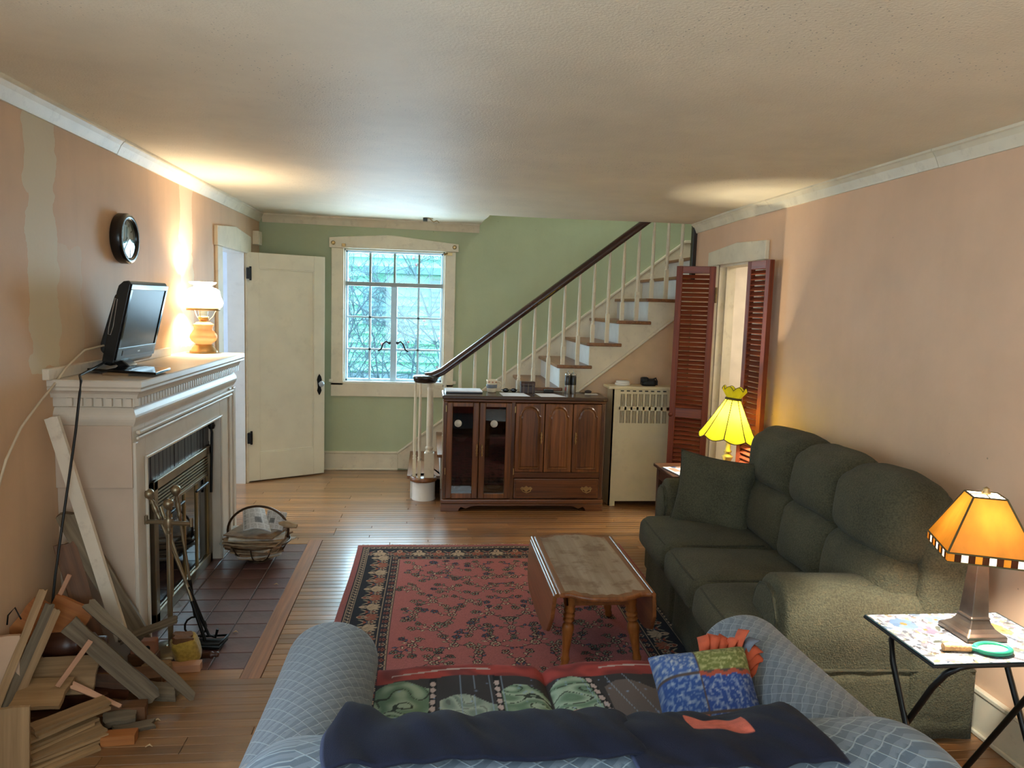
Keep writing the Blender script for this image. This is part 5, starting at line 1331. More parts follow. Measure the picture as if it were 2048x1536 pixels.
MB().cyl(c + Vector((0, 0, .30)), c + Vector((0, 0, .37)), .010, n=12).build('socket', BRASS, ml)
th = R_(-23); zb, zt2 = .262, .452; hb, ht = .122, .046; zstrip = .290
OG = shade_glass('orange slag glass', (255, 160, 52), (255, 140, 24), .20, .22, 16, .6, .022)
CG = shade_glass('cream slag glass', (255, 236, 200), (255, 228, 180), .45, .08, 30, .6, .12)
BG = shade_glass('brown slag glass', (70, 34, 16), (90, 40, 14), .03, .4, 40, .5, .05)
def hz(z): return hb + (ht - hb) * (z - zstrip) / (zt2 - zstrip) if z > zstrip else hb
def cor(k, z, h=None):
    h = hz(z) if h is None else h; sx_, sy_ = ((-1, -1), (1, -1), (1, 1), (-1, 1))[k % 4]; x, y = sx_ * h, sy_ * h
    return c + Vector((x * math.cos(th) - y * math.sin(th), x * math.sin(th) + y * math.cos(th), z))
for k in range(4):
    a, b, d_, e_ = cor(k, zstrip), cor(k + 1, zstrip), cor(k + 1, zt2), cor(k, zt2)
    p = MB().grid(np.array([[tuple(a.lerp(b, u).lerp(e_.lerp(d_, u), v)) for v in np.linspace(0, 1, 6)] for u in np.linspace(0, 1, 8)]), False).build('shade_panel', OG, ml)
    MB().tube([a, e_], .003, 6).tube([a, b], .003, 6).tube([e_, d_], .003, 6).build('lead_came', GOLDLT, p)
    a2, b2 = cor(k, zb), cor(k + 1, zb)
    for j in range(13):
        u0, u1 = j / 13, (j + 1) / 13
        w_ = j % 4 == 2
        if j % 4 == 0: m_ = OG
        else: m_ = BG
        MB().add([a2.lerp(b2, u0), a2.lerp(b2, u1), a.lerp(b, u1), a.lerp(b, u0)], [(0, 1, 2, 3)]).build('rim_tile', CG if w_ else m_, ml)
    MB().tube([a2, b2], .0028, 6).build('rim_came', GOLDLT, ml)
    m1 = (e_ + d_) / 2; ctr = c + Vector((0, 0, zt2 + .004)); m0 = (cor(k + 3, zt2) + e_) / 2
    MB().add([e_, m1, ctr, m0], [(0, 1, 2, 3)]).build('top_panel', CG, ml)
    MB().tube([m1, ctr], .002, 6).build('top_came', GOLDLT, ml)
MB().lathe([(.012, 0), (.014, .006), (.007, .012), (.010, .018), (0, .024)], c + Vector((0, 0, zt2 + .004)), 12).build('finial', BRASS, ml)
bulb('orange_lamp_bulb', c + Vector((0, 0, .355)), 54, (.97, 1, .93), .022)
mgf = thing('hand_magnifier', 'green racket shaped hand magnifier with wrapped handle on the tray', 'magnifier', (1.66, 1.962, tz))
MB().tube([(1.562, 1.975, tz + .011), (1.60, 1.970, tz + .0115), (1.642, 1.965, tz + .011)], .0115, 12).build('wrapped_handle', plain('rattan wrap', (206, 150, 92), .6, var=.2, vs=60, bump=.4, bs=200), mgf)
GRN = plain('green plastic', (30, 128, 96), .35)
ring = [(1.712 + .052 * math.cos(t), 1.958 + .034 * math.sin(t), tz + .010) for t in np.linspace(0, 2 * math.pi, 30)[:-1]]
MB().tube(ring, .008, 8, True).tube([(1.64, 1.965, tz + .011), (1.668, 1.978, tz + .010)], .006, 8).tube([(1.64, 1.965, tz + .011), (1.668, 1.944, tz + .010)], .006, 8).build('frame', GRN, mgf)
MB().prism([(1.712 + .048 * math.cos(t), 1.958 + .030 * math.sin(t)) for t in np.linspace(0, 2 * math.pi, 30)[:-1]], 'z', tz + .008, tz + .011).build('lens', plain('lens', (176, 206, 196), .08, spec=.8), mgf)
# ------------------------------------------------------------------ rug
def rug_canvas(w=1.80, h=2.72, px=.004):
    n, m = int(w / px), int(h / px); C = np.zeros((n, m, 3)); r = np.random.default_rng(5)
    ROSE, NAVY, CREAMC, SAGE, RUST, BLUEC = map(np.array, ((176, 104, 102), (30, 28, 38), (206, 178, 150), (120, 116, 98), (150, 76, 58), (84, 90, 118)))
    C[:] = ROSE
    def ell(ci, cj, ra, rb_, a, col, out=NAVY, ow=1.1):
        R = int(max(ra, rb_) + 3); i0, i1, j0, j1 = max(0, int(ci) - R), min(n, int(ci) + R + 1), max(0, int(cj) - R), min(m, int(cj) + R + 1)
        if i0 >= i1 or j0 >= j1: return
        I, J = np.mgrid[i0:i1, j0:j1]; x = (I - ci) * np.cos(a) + (J - cj) * np.sin(a); y = -(I - ci) * np.sin(a) + (J - cj) * np.cos(a)
        V = C[i0:i1, j0:j1]
        if out is not None: V[(x / (ra + ow)) ** 2 + (y / (rb_ + ow)) ** 2 < 1] = out
        V[(x / ra) ** 2 + (y / rb_) ** 2 < 1] = col
    def line(p, q, wd, col):
        k = int(max(abs(q[0] - p[0]), abs(q[1] - p[1])) * 1.5) + 2
        for t in np.linspace(0, 1, k): ell(p[0] + (q[0] - p[0]) * t, p[1] + (q[1] - p[1]) * t, wd, wd, 0, col, None)
    def flower(ci, cj, R, col, k=6, ph=0):
        for t in range(k):
            a = ph + 2 * np.pi * t / k; ell(ci + R * .62 * np.cos(a), cj + R * .62 * np.sin(a), R * .42, R * .30, a, col)
        ell(ci, cj, R * .30, R * .30, 0, RUST)
    def spray(ci, cj, s, ang):
        cs = [CREAMC, SAGE, BLUEC, CREAMC * .85, SAGE * 1.25]
        nb = int(r.integers(4, 7))
        for b in range(nb):
            a = ang + (b - (nb - 1) / 2) * 5.2 / nb + r.uniform(-.2, .2); L = s * r.uniform(.7, 1.25); p = (ci, cj); aa = a; bend = r.uniform(-.35, .35)
            for st_ in range(5):
                q = (p[0] + L / 5 * np.cos(aa), p[1] + L / 5 * np.sin(aa)); line(p, q, .6, NAVY); p = q; aa += bend
                if st_ > 0:
                    sd = 1 if st_ % 2 else -1; la = aa + sd * .95; l = r.uniform(2.2, 3.8)
                    ell(p[0] + l * 1.1 * np.cos(la), p[1] + l * 1.1 * np.sin(la), l, r.uniform(.9, 1.5), la, cs[r.integers(0, 5)], NAVY, .75)
            flower(p[0], p[1], r.uniform(3.4, 5.2), cs[r.integers(0, 5)], 5, a)
        flower(ci, cj, s * .22, CREAMC, 7, ang); ell(ci, cj, s * .08, s * .08, 0, ROSE)
    b1 = int(.285 / px)
    # field, mirrored about the long axis
    k = 0
    for jj, j in enumerate(np.arange(b1 + 18, m - b1 - 6, 44)):
        for i in np.arange(n / 2, b1 + 4, -50):
            ii = i - (25 if jj % 2 else 0)
            if ii < b1 + 12: continue
            spray(ii, j, r.uniform(22, 29), np.pi / 2 * r.integers(0, 4) + r.uniform(-.4, .4)); k += 1
    C[n - n // 2:] = C[:n // 2][::-1]
    # border bands
    I, J = np.mgrid[0:n, 0:m]; D = np.minimum(np.minimum(I, n - 1 - I), np.minimum(J, m - 1 - J)) * px
    run = np.where(np.minimum(I, n - 1 - I) < np.minimum(J, m - 1 - J), J, I)
    C[D < .285] = NAVY
    C[D < .036] = ROSE * .92
    for a, b, col in ((.036, .041, NAVY), (.041, .047, CREAMC * .9), (.074, .079, CREAMC * .8), (.226, .232, CREAMC * .85), (.232, .236, NAVY), (.236, .275, NAVY * 1.3), (.275, .281, CREAMC * .8)):
        C[(D >= a) & (D < b)] = col
    ph = (run % 9); dd = ((D - .049) / px)
    g = (D >= .049) & (D < .072); C[g & ((ph < 2) | ((ph < 6) & (dd < 1.2)) | ((ph >= 5) & (dd > 3.2)))] = CREAMC * .85
    # palmettes along the main and inner borders
    def walk(off, step, fn):
        o = off / px
        for j in np.arange(o, m - o, step): fn(o, j, 0); fn(n - 1 - o, j, np.pi)
        for i in np.arange(o, n - o, step): fn(i, o, np.pi / 2); fn(i, m - 1 - o, -np.pi / 2)
    cnt = [0]
    def pal(i, j, a):
        cnt[0] += 1; k = (cnt[0] // 2) % 2; c1 = RUST if k else CREAMC * .9
        ca, sa = np.cos(a), np.sin(a)
        for q in range(-2, 3):
            aa = a + q * .5; ell(i + 8 * np.cos(aa), j + 8 * np.sin(aa), 9, 2.6, aa, c1, CREAMC * .7, .9)
        ell(i - 5 * ca, j - 5 * sa, 5.5, 3.6, a, c1 * .9, CREAMC, 1); ell(i - 3 * ca, j - 3 * sa, 2.2, 1.4, a, NAVY, CREAMC, .8)
        for sd in (-1, 1):
            for w_ in range(5):
                t = (w_ + 1) * 2.6; x = i - 9 * ca + (-sa) * sd * (7 + t) + ca * (t * 1.2); y = j - 9 * sa + ca * sd * (7 + t) + sa * (t * 1.2)
                ell(x, y, 3.2, 1.4, a + sd * (.5 + .3 * w_), [SAGE, CREAMC * .8, RUST, BLUEC, CREAMC * .7][w_], None)
            flower(i + 9 * ca - sa * sd * 15, j + 9 * sa + ca * sd * 15, 5.4, CREAMC * .85, 5)
    walk(.152, 32, pal)
    def small(i, j, a): flower(i, j, 4.4, CREAMC * .9 if int(j + i) % 2 else RUST, 5)
    walk(.256, 13, small)
    C *= r.normal(1, .04, (n, m, 1))
    return np.clip(C, 0, 255)
rg = thing('rug', 'red and navy floral oriental rug under the coffee table', 'rug', (.45, 3.54, .001))
RX0, RX1, RYA, RYB = -.45, 1.35, 2.18, 4.90
C = rug_canvas(); n, m = C.shape[:2]
u = np.linspace(0, 1, n)[:, None]; v = np.linspace(0, 1, m)[None, :]
P = np.stack([RX0 + (RX1 - RX0) * u + .006 * np.sin(v * 9) * (1 - u) - .0 * v, RYA + (RYB - RYA) * v + .006 * np.sin(u * 14), .0085 + .0012 * np.sin(u * 31) * np.sin(v * 23) + 0 * u * v], -1)
painted('pile', P, C, PATRUG, rg)
MB().box(RX0 + .004, RX1 - .004, RYA + .008, RYB - .008, .0012, .0072).build('backing', plain('rug backing', (150, 110, 90), .95), rg)
fr_ = MB()
for k in range(170):
    x = RX0 + .02 + (RX1 - RX0 - .04) * k / 169 + random.uniform(-.004, .004); 
    if random.random() < .25: continue
    l = random.uniform(.008, .035); fr_.tube([(x, RYB - .004, .006), (x + random.uniform(-.008, .008), RYB + l * .6, .005), (x + random.uniform(-.015, .015), RYB + l, .003)], .0016, 3)
o = fr_.build('fringe', plain('fringe cotton', (206, 186, 160), .9), rg); o['kind'] = 'stuff'

# ------------------------------------------------------------------ drop-leaf coffee table
ct = thing('coffee_table', 'drop leaf wooden coffee table with worn top on the rug', 'table', (.775, 3.4, .009))
cz = .425; xa, xb, yn, yf = .575, .985, 2.965, 3.83
def ends(s):
    out = []
    for t in np.linspace(0, 1, 17):
        u = abs(2 * t - 1); bul = .045 * (1 - sstep(.25, .85, u)) - .012 * math.exp(-((u - .82) / .12) ** 2)
        out.append((xa + (xb - xa) * t, bul))
    return out
poly = [(x, yn + .03 - b) for x, b in ends(0)] + [(x, yf - .03 + b) for x, b in reversed(ends(1))]
top = MB().prism(poly, 'z', cz - .022, cz).build('table_top', COFFEE, ct, .009, 3)
# varnished rim around the worn field
rim = MB(); n = len(poly); cxm, cym = (xa + xb) / 2, (yn + yf) / 2
pin = [(cxm + (x - cxm) * .86, cym + (y - cym) * .92) for x, y in poly]
pin = [(x + .006 * math.sin(k * 2.1), y + .008 * math.sin(k * 3.7)) for k, (x, y) in enumerate(pin)]
rim.prism(pin, 'z', cz - .001, cz + .0006).build('worn_field', COFTOP, top)
for s_, x in ((-1, xa), (1, xb)):
    lf = [(yn + .05, cz - .014), (yf - .05, cz - .014), (yf - .055, cz - .12), (yf - .11, cz - .20), (yf - .20, cz - .235), ((yn + yf) / 2, cz - .245), (yn + .20, cz - .235), (yn + .11, cz - .20), (yn + .055, cz - .12)]
    mb = MB().prism(lf, 'x', x + s_ * .004, x + s_ * .022)
    mb.v = [(vx + s_ * (cz - vz) * .08, vy, vz) for vx, vy, vz in mb.v]
    mb.build('drop_leaf', COFFEE, ct, .005)
    MB().cyl((x + s_ * .008, yn + .04, cz - .010), (x + s_ * .008, yf - .04, cz - .010), .010, n=12).build('rule_joint', COFFEE, ct)
MB().box(xa + .05, xb - .05, yn + .13, yn + .15, cz - .095, cz - .022).box(xa + .05, xb - .05, yf - .15, yf - .13, cz - .095, cz - .022).box(xa + .05, xa + .07, yn + .13, yf - .13, cz - .095, cz - .022).box(xb - .07, xb - .05, yn + .13, yf - .13, cz - .095, cz - .022).build('apron', COFFEE, ct, .003)
for x, bx_ in ((xa + .075, .640), (xb - .075, .985)):
    for y, by in ((yn + .15, 3.155), (yf - .15, 3.72)):
        topv, bot = Vector((x, y, cz - .022)), Vector((bx_, by, .0095)); d = topv - bot; q = d.to_track_quat('Z', 'Y').to_matrix(); L = d.length
        pr = [(.018, 0), (.020, .02), (.016, .03), (.021, .045), (.021, .055), (.016, .065), (.017, .09), (.024, .17), (.029, .205), (.024, .225), (.016, .235), (.026, .245), (.026, .252), (.018, .26), (.027, .268), (.027, .275), (.018, .283), (.026, .292), (.026, .30), (.022, .31), (.030, .33), (.030, L)]
        MB().lathe([(r_, z_ * L / .40 if z_ != L else L) for r_, z_ in pr], bot, 18, q).build('leg', LEGW, ct)

# ------------------------------------------------------------------ blue loveseat in the foreground
bs = thing('blue_loveseat', 'blue diamond patterned loveseat in the foreground seen from behind', 'sofa', (.36, 1.75, 0))
def arm_lo(cx, s):   # s=+1 when the outer side is +x
    p = []
    for t in np.linspace(-.35, math.pi + .35, 26): p.append((cx + .138 * math.cos(t), .545 + .122 * math.sin(t)))
    if True:
        p += [(cx - .10, .38), (cx - .095, .06), (cx + .095, .06), (cx + .10, .38)]
    return smoothp(dens(p, .015), 3)
def armflare(s):
    def f(P):   # arms taper and drop a little toward the front, swell outward at the back
        Y = P[..., 1]; t = np.clip((Y - 1.40) / .87, 0, 1)
        P[..., 2] += np.where(P[..., 2] > .4, .012 + .03 * (1 - t) ** 2, 0)
        return P
    return f
for cx in (-.272, 1.03):
    P, C = loft(arm_lo(cx, 1), 'y', 1.38, 2.28, .10, 8, 26, armflare(1), .55); MB().grid(P, True, C).build('arm', BLUE, bs)
bp = []
for t in np.linspace(0, math.pi, 18): bp.append((1.335 + .20 * math.cos(t), .66 + .135 * math.sin(t)))
bp = smoothp(dens(bp + [(1.135, .12), (1.50, .12)], .018), 3)
P, C = loft(bp, 'x', -.40, 1.15, .16, 10, 40, None, .5); MB().grid(P, True, C).build('back', BLUEB, bs)
MB().box(-.30, 1.02, 1.2, 2.2, .07, .30).build('base', BLUE, bs, .02)
MB().box(-.19, .91, 2.19, 2.21, .06, .31).build('front_rail', BLUE, bs, .006)
for x in (-.3, .96):
    for y in (1.2, 2.14): B('foot', DRKW, (x, x + .06, y, y + .06, .0095 if y > 2 else 0, .08), bs)
for a, b in ((-.145, .388), (.388, .905)):
    cushion('seat_cushion', BLUE, ((a + b) / 2, 1.86, .375), ((b - a) / 2 - .002, .405, .08), .045, (0, .01, .02), parent=bs, n=12)
for s_, cx in ((-1, -.272), (1, 1.03)):
    pts = [(cx + .150 * math.cos(t), 1.50 - .03 * math.sin(t), .565 + .150 * math.sin(t)) for t in np.linspace(.15, math.pi - .15, 18)]
    MB().tube(pts, .0055, 6).build('welt', WELT, bs)

# printed throw covering the two seats
def throw_fn():
    n, m = 300, 190     # along x, then from back to front edge and down
    u = np.linspace(0, 1, n)[:, None] * np.ones((1, m)); v = np.ones((n, 1)) * np.linspace(0, 1, m)[None, :]
    X = -.142 + 1.04 * u; s = v * 1.02
    fy = np.where(s < .82, 1.46 + s, 2.28 + .028 * np.sin(np.clip((s - .82) / .06, 0, 1) * np.pi / 2))
    Z = np.where(s < .80, .468, .468 - np.clip(s - .80, 0, 1) ** 1.0 * .9)
    Z = np.where((s >= .80) & (s < .86), .468 - (s - .80) ** 2 * 9, Z); Z = np.where(s >= .86, .4356 - (s - .86) * 1.0, Z)
    dip = np.exp(-((X - .388) / .02) ** 2); Z = Z - .022 * dip * (s < .9)
    Z = Z + .016 * np.sin(np.pi * np.clip((X + .145) / .533, 0, 1)) * (X < .388) * (s < .84) + .016 * np.sin(np.pi * np.clip((X - .388) / .487, 0, 1)) * (X >= .388) * (s < .84)
    Z = Z + .003 * np.sin(X * 37 + s * 9) * np.cos(s * 14)
    P = np.stack([X, fy, Z], -1)
    # print
    r = np.random.default_rng(8); C = np.ones((n, m, 3)) * np.array((56, 52, 54)); Y = fy
    nz = np.zeros((n, m))
    for k in range(26):
        fx, fy_, ph = r.normal(0, 26), r.normal(0, 34), r.uniform(0, 6.28); nz += np.sin(fx * X + fy_ * s + ph + 1.6 * np.sin(9 * X + k)) / 5
    sw = (np.sin(nz * 5 + 30 * s) + 1) / 2
    green = np.array((104, 134, 110)) * (1 - sw[..., None]) + np.array((170, 190, 168)) * sw[..., None]
    green = np.where((np.abs(nz % .9 - .45) < .05)[..., None], np.array((52, 62, 52)), green)
    pale = np.array((140, 150, 150)) * (1 - sw[..., None]) + np.array((176, 184, 176)) * sw[..., None]
    for (a, b, top_, kind) in ((-.14, .02, .70, 0), (.05, .22, .60, 1), (.24, .385, .66, 0), (.40, .53, .70, 0), (.56, .86, .66, 2)):
        lim = top_ + .03 * np.sin((X - a) * 26) ; k_ = (X > a) & (X < b) & (s < lim)
        C = np.where(k_[..., None], (green, pale * .55 + green * .45, np.ones_like(C) * np.array((108, 96, 92)))[kind], C)
    for x0, sl in ((.03, .02), (.228, .0), (.535, -.16)):
        xx = x0 + (s - .6) * sl; d = np.abs(X - xx); C = np.where((d < .011)[..., None], np.array((24, 22, 24)), C)
        ph = (s % .036) / .036 - .5; C = np.where(((d / .0085) ** 2 + (ph / .40) ** 2 < 1)[..., None] & (s < .72)[..., None], np.array((196, 176, 172)), C)
    for x0, sl in ((.115, .01), (.155, .01), (.205, .01), (.245, 0), (.515, -.18), (.60, -.22), (.66, -.24)):
        xx = x0 + (s - .6) * sl; C = np.where((np.abs(X - xx) < .0016)[..., None], C * .35 + np.array((150, 176, 206)) * .65, C)
    for k in range(120):
        x0, s0 = r.uniform(-.13, .86), r.uniform(.2, .80); d2_ = (X - x0) ** 2 + (s - s0) ** 2; w = np.exp(-d2_ / (r.uniform(.002, .0045) ** 2)); C = C * (1 - .8 * w[..., None]) + np.array((150, 180, 230)) * .8 * w[..., None]
    red = s > .735 + .01 * np.sin(X * 8); C = np.where(red[..., None], np.array((150, 58, 52)) * (1 - .15 * np.sin(nz * 2)[..., None]), C)
    stw = (np.abs(s - .775 - .012 * np.sin(X * 11)) < .004) & (np.sin(X * 9.5 + 1) > .1); C = np.where(stw[..., None], np.array((196, 176, 170)), C)
    return P, np.clip(C, 0, 255)
P, C = throw_fn()
tag(painted('printed_throw', P, C, PATCLOTH, None, .006), 'printed throw with green swirls and red edge over the loveseat seats', 'throw')

# navy fleece over the back
def blanket(name, label, x0, x1, base, coral, seed, hts, a0_=-.25):
    n, m = 150, 70; u = np.linspace(0, 1, n); v = np.linspace(0, 1, m)
    P = np.zeros((n, m, 3)); C = np.zeros((n, m, 3)); r = np.random.default_rng(seed)
    for i in range(n):
        x = x0 + (x1 - x0) * u[i]
        edge = min(1, min(u[i], 1 - u[i]) / .05)
        top_ = np.interp(u[i], hts[0], hts[1])
        for j in range(m):
            a = a0_ + v[j] * 2.1        # angle round the back roll
            rr = .212 + .010 * math.sin(edge * math.pi / 2)
            y = 1.335 + rr * math.sin(a); z = .655 + rr * .70 * math.cos(a)
            if a > math.pi / 2: y = 1.335 + rr + .012; z = .655 - (a - math.pi / 2) * .19
            f = .020 * mnoise.noise(Vector((x * 7, v[j] * 2.2, seed))) + .012 * mnoise.noise(Vector((x * 19 + v[j] * 4, v[j] * 4, seed + 5)))
            lift = top_ * math.exp(-((a - .75) / .55) ** 2)
            P[i, j] = (x + .01 * math.sin(v[j] * 8 + seed), y + (f + lift) * math.sin(max(a, .25)), z + (f + lift) * max(.3, math.cos(a)))
            c = np.array(base) * (1 + .10 * mnoise.noise(Vector((x * 11, v[j] * 7, 2))))
            for (ca, cb, va, vb, col) in coral:
                if ca < u[i] < cb and va < v[j] < vb: c = np.array(col) * (1 + .12 * mnoise.noise(Vector((x * 60, v[j] * 40, 2))))
            if (u[i] < .012 or u[i] > .988): c = np.array((60, 66, 90))
            C[i, j] = c
    return tag(painted(name, P, np.clip(C, 0, 255), PATCLOTH, None, .007), label, 'blanket')
blanket('fleece_blanket', 'navy fleece blanket folded over the left of the loveseat back', -.178, .435, (22, 26, 44), [(.50, .92, .49, .53, (206, 128, 110))], 3, ([0, .04, .10, .2, .4, .7, .9, 1], [-.01, .030, .030, .012, .002, .0, .004, .0]))
blanket('fleece_blanket', 'navy fleece blanket with a coral patch over the right of the loveseat back', .405, .812, (24, 26, 42), [(.36, .68, .22, .42, (206, 104, 84))], 9, ([0, .2, .5, .8, .93, 1], [-.012, -.018, -.012, -.002, .002, -.02]), -.42)

# patchwork pillow
pp = thing('patchwork_pillow', 'patchwork fleece pillow with orange knotted fringe on the loveseat', 'pillow', (.84, 1.93, .47))
F, Bk = pillow_pts((.785, 1.86, .575), (.97, -.10, .14), (-.05, .72, .62), .140, .140, .105, 70, 70, .10)
n = 70; C = np.zeros((n, n, 3))
for i in range(n):
    for j in range(n):
        u, v = i / (n - 1), j / (n - 1)
        f = mnoise.noise(Vector((u * 26, v * 26, 1))) + .6 * mnoise.noise(Vector((u * 60, v * 60, 4)))
        pal = [((44, 76, 140), (160, 170, 190)), ((110, 116, 60), (190, 186, 130)), ((60, 90, 150), (190, 190, 190)), ((50, 78, 138), (150, 164, 190)), ((176, 90, 70), (210, 180, 150)), ((40, 70, 140), (170, 176, 196))]
        bi = (0 if u < .42 else 1) + 2 * (0 if v < .28 else (1 if v < .66 else 2))
        k = {0: 4, 1: 3, 2: 0, 3: 5, 4: 2, 5: 1}[bi]
        a, b = pal[k]; t = min(1, max(0, .35 + f * .9)); t = t if f > .05 else .1
        c = np.array(a) * (1 - t) + np.array(b) * t
        if abs(u - .42) < .014 or abs(v - .66) < .016 or abs(v - .28) < .016: c = np.array((90, 76, 70))
        if abs(v - .64 + .012 * math.sin(u * 40)) < .02 and u > .42: c = np.array((176, 84, 62))
        C[i, j] = c
painted('patch_front', F, np.clip(C, 0, 255), PATCLOTH, pp)
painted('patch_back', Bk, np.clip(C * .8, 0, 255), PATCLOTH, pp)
ORF = plain('orange fleece', (196, 88, 56), .9, var=.12, vs=30); GRF = plain('grey blue fleece', (110, 116, 130), .9, var=.12, vs=30)
ctr = F[35, 35] * .5 + Bk[35, 35] * .5
def fringe(p, d, col):
    d = Vector(d).normalized(); s_ = d.cross(Vector((0, 0, 1))).normalized(); nrm = s_.cross(d); w = .012; G = np.zeros((7, 3, 3)); b = random.uniform(-.02, .02); tw = random.uniform(-1.2, 1.2)
    for i in range(7):
        t = i / 6; q = Vector(p) + d * .055 * t + nrm * (b * t * t + .012 * math.sin(t * 3)); ss = (s_ * math.cos(tw * t) + nrm * math.sin(tw * t)) * (w + .008 * t)
        for j in range(3): G[i, j] = q + ss * (j - 1)
    o = MB().grid(G).build('fringe_strip', col, pp); o.modifiers.new('t', 'SOLIDIFY').thickness = .003
for k in range(13):
    p = F[69, 4 + int(61 * k / 12)]; fringe(p, Vector(p) - Vector(ctr), ORF if k % 4 else GRF)
for k in range(5): p = F[40 + k * 6, 69]; fringe(p, Vector(p) - Vector(ctr), ORF)
for k in range(6): p = F[20 + k * 8, 0]; fringe(p, Vector(p) - Vector(ctr), GRF if k % 2 else ORF)
# ------------------------------------------------------------------ scrap wood pile beside the fireplace
def plank(name, label, cat, p0, p1, w, t, up, mat, jag=.0, group=None, w1=None, seed=0):
    p0, p1 = Vector(p0), Vector(p1); L = (p1 - p0).length; d, sd, u = frame(p1 - p0, up); w1 = w1 or w
    mb = MB(); ns, nw = 7, 5; r = random.Random(seed + int(L * 1000))
    e0 = [r.uniform(-jag, jag) for _ in range(nw)]; e1 = [r.uniform(-jag, jag) for _ in range(nw)]
    T = np.zeros((ns, nw, 3)); Bm = np.zeros((ns, nw, 3))
    for i in range(ns):
        for j in range(nw):
            q = i / (ns - 1); ww = w + (w1 - w) * q; x = q * L + (e0[j] if i == 0 else 0) + (e1[j] if i == ns - 1 else 0)
            y = (-.5 + j / (nw - 1)) * ww + (r.uniform(-1, 1) * jag * .25 if j in (0, nw - 1) else 0)
            T[i, j] = (x, y, t / 2 + r.uniform(-1, 1) * jag * .08); Bm[i, j] = (x, y, -t / 2)
    mb.grid(T, False); mb.grid(Bm[:, ::-1], False)
    ed = [(i, 0) for i in range(ns)] + [(ns - 1, j) for j in range(1, nw)] + [(i, nw - 1) for i in range(ns - 2, -1, -1)] + [(0, j) for j in range(nw - 2, 0, -1)]
    a = [i * nw + j for i, j in ed]; b = [ns * nw + i * nw + (nw - 1 - j) for i, j in ed]; k = len(a)
    mb.f += [(a[q], a[(q + 1) % k], b[(q + 1) % k], b[q]) for q in range(k)]; mb.sm += [False] * k
    o = mb.build(name, mat, None, origin=(0, 0, 0)); 
    M = Matrix.Identity(4)
    for i in range(3): M[i][0] = d[i]; M[i][1] = sd[i]; M[i][2] = u[i]; M[i][3] = p0[i]
    o.matrix_world = M
    return tag(o, label, cat, group)
plank('lath', 'tall white painted lath leaning on the fireplace side', 'board', (-1.545, 3.21, 1.13), (-1.285, 3.20, .17), .052, .022, (0, -1, .1), WHTW, .004)
plank('fence_post', 'dark weathered post leaning behind the white lath', 'board', (-1.50, 3.21, .72), (-1.24, 3.27, .13), .085, .05, (.3, -1, .2), GREYW, .012)
plank('plank', 'long brown plank leaning low beneath the weathered post', 'board', (-1.50, 3.18, .60), (-1.37, 3.16, .12), .08, .022, (.6, -1, .35), BRNW, .006)
plank('weathered_board', 'broad grey weathered board sloping across the front of the pile', 'board', (-1.36, 2.90, .37), (-1.06, 2.925, .05), .066, .024, (-.25, -.8, .75), GREYW, .016, seed=3)
plank('split_rail', 'narrow split grey rail reaching farthest over the floor', 'board', (-1.33, 3.0, .41), (-.925, 2.96, .03), .046, .036, (-.2, -.6, .8), GREYW, .014, w1=.036, seed=5)
plank('grey_stick', 'small flat grey stick lying toward the hearth tools', 'board', (-1.285, 3.17, .175), (-1.09, 3.29, .215), .035, .014, (-.2, -.6, .8), GREYW, .008)
plank('orange_offcut', 'thick orange pine offcut standing against the left wall', 'offcut', (-1.555, 2.95, .395), (-1.485, 2.95, .345), .16, .03, (0, -1, .15), ORW, .003)
plank('orange_offcut', 'wide orange board behind the leaning laths', 'offcut', (-1.50, 3.03, .37), (-1.36, 3.03, .30), .15, .025, (0, -1, .2), ORW, .003)
plank('thin_lath', 'thin pinkish lath sticking up behind the black cord', 'lath', (-1.425, 3.06, .51), (-1.52, 3.03, .29), .016, .008, (0, -1, 0), PINKW, .002)
plank('thin_lath', 'short pinkish lath propped on the cardboard coloured panel', 'lath', (-1.235, 2.79, .352), (-1.36, 2.80, .175), .018, .010, (.4, -1, .2), PINKW, .002)
for k, (a, b, w, mt, lb) in enumerate([((-1.435, 2.875, .52), (-1.575, 2.70, .02), .028, TANW, 'outermost tan strip leaning on the left wall'), ((-1.425, 2.90, .455), (-1.560, 2.73, .015), .032, GREYW, 'grey strip leaning between two tan strips'), ((-1.405, 2.905, .43), (-1.535, 2.745, .012), .03, TANW, 'innermost tan strip leaning beside the black gap')]):
    plank('leaning_strip', lb, 'strip', a, b, w, .014, (.4, -1, 0), mt, .006, seed=k)
plank('pale_board', 'pale board end against the wall at the left edge', 'board', (-1.572, 2.80, .37), (-1.575, 2.78, .03), .16, .018, (.25, -1, .05), plain('pale board', (196, 160, 130), .7, var=.05), .004)
MB2 = MB().lathe([(.0, -.075), (.045, -.072), (.056, -.05), (.058, .02), (.050, .05), (.036, .06), (.036, .075), (.045, .08), (.045, .11), (.03, .125), (.03, .16), (0, .16)], (-1.44, 3.02, .235), 20, Matrix.Rotation(R_(90), 3, 'Y'))
tag(MB2.build('turned_post', DRKW), 'dark turned wooden post lying in the middle of the pile', 'post')
plank('tan_panel', 'wide tan panel propped behind the stacked shingles', 'board', (-1.49, 2.875, .17), (-1.26, 2.885, .175), .145, .012, (-.0, -.75, .65), TANW, .004)
plank('tan_panel', 'cracked tan board lying on top of the shingles', 'board', (-1.50, 2.785, .152), (-1.325, 2.79, .152), .13, .018, (-.05, -.35, .9), TANW, .006)
plank('wedge_stick', 'short pale wedge pointing right from the cracked board', 'lath', (-1.318, 2.82, .165), (-1.135, 2.80, .085), .026, .014, (-.2, -.6, .8), PINKW, .004, w1=.014)
plank('upright_board', 'broad tan board standing at the front left of the pile', 'board', (-1.345, 2.475, .275), (-1.355, 2.475, .005), .098, .014, (.25, -1, .05), TANW, .003)
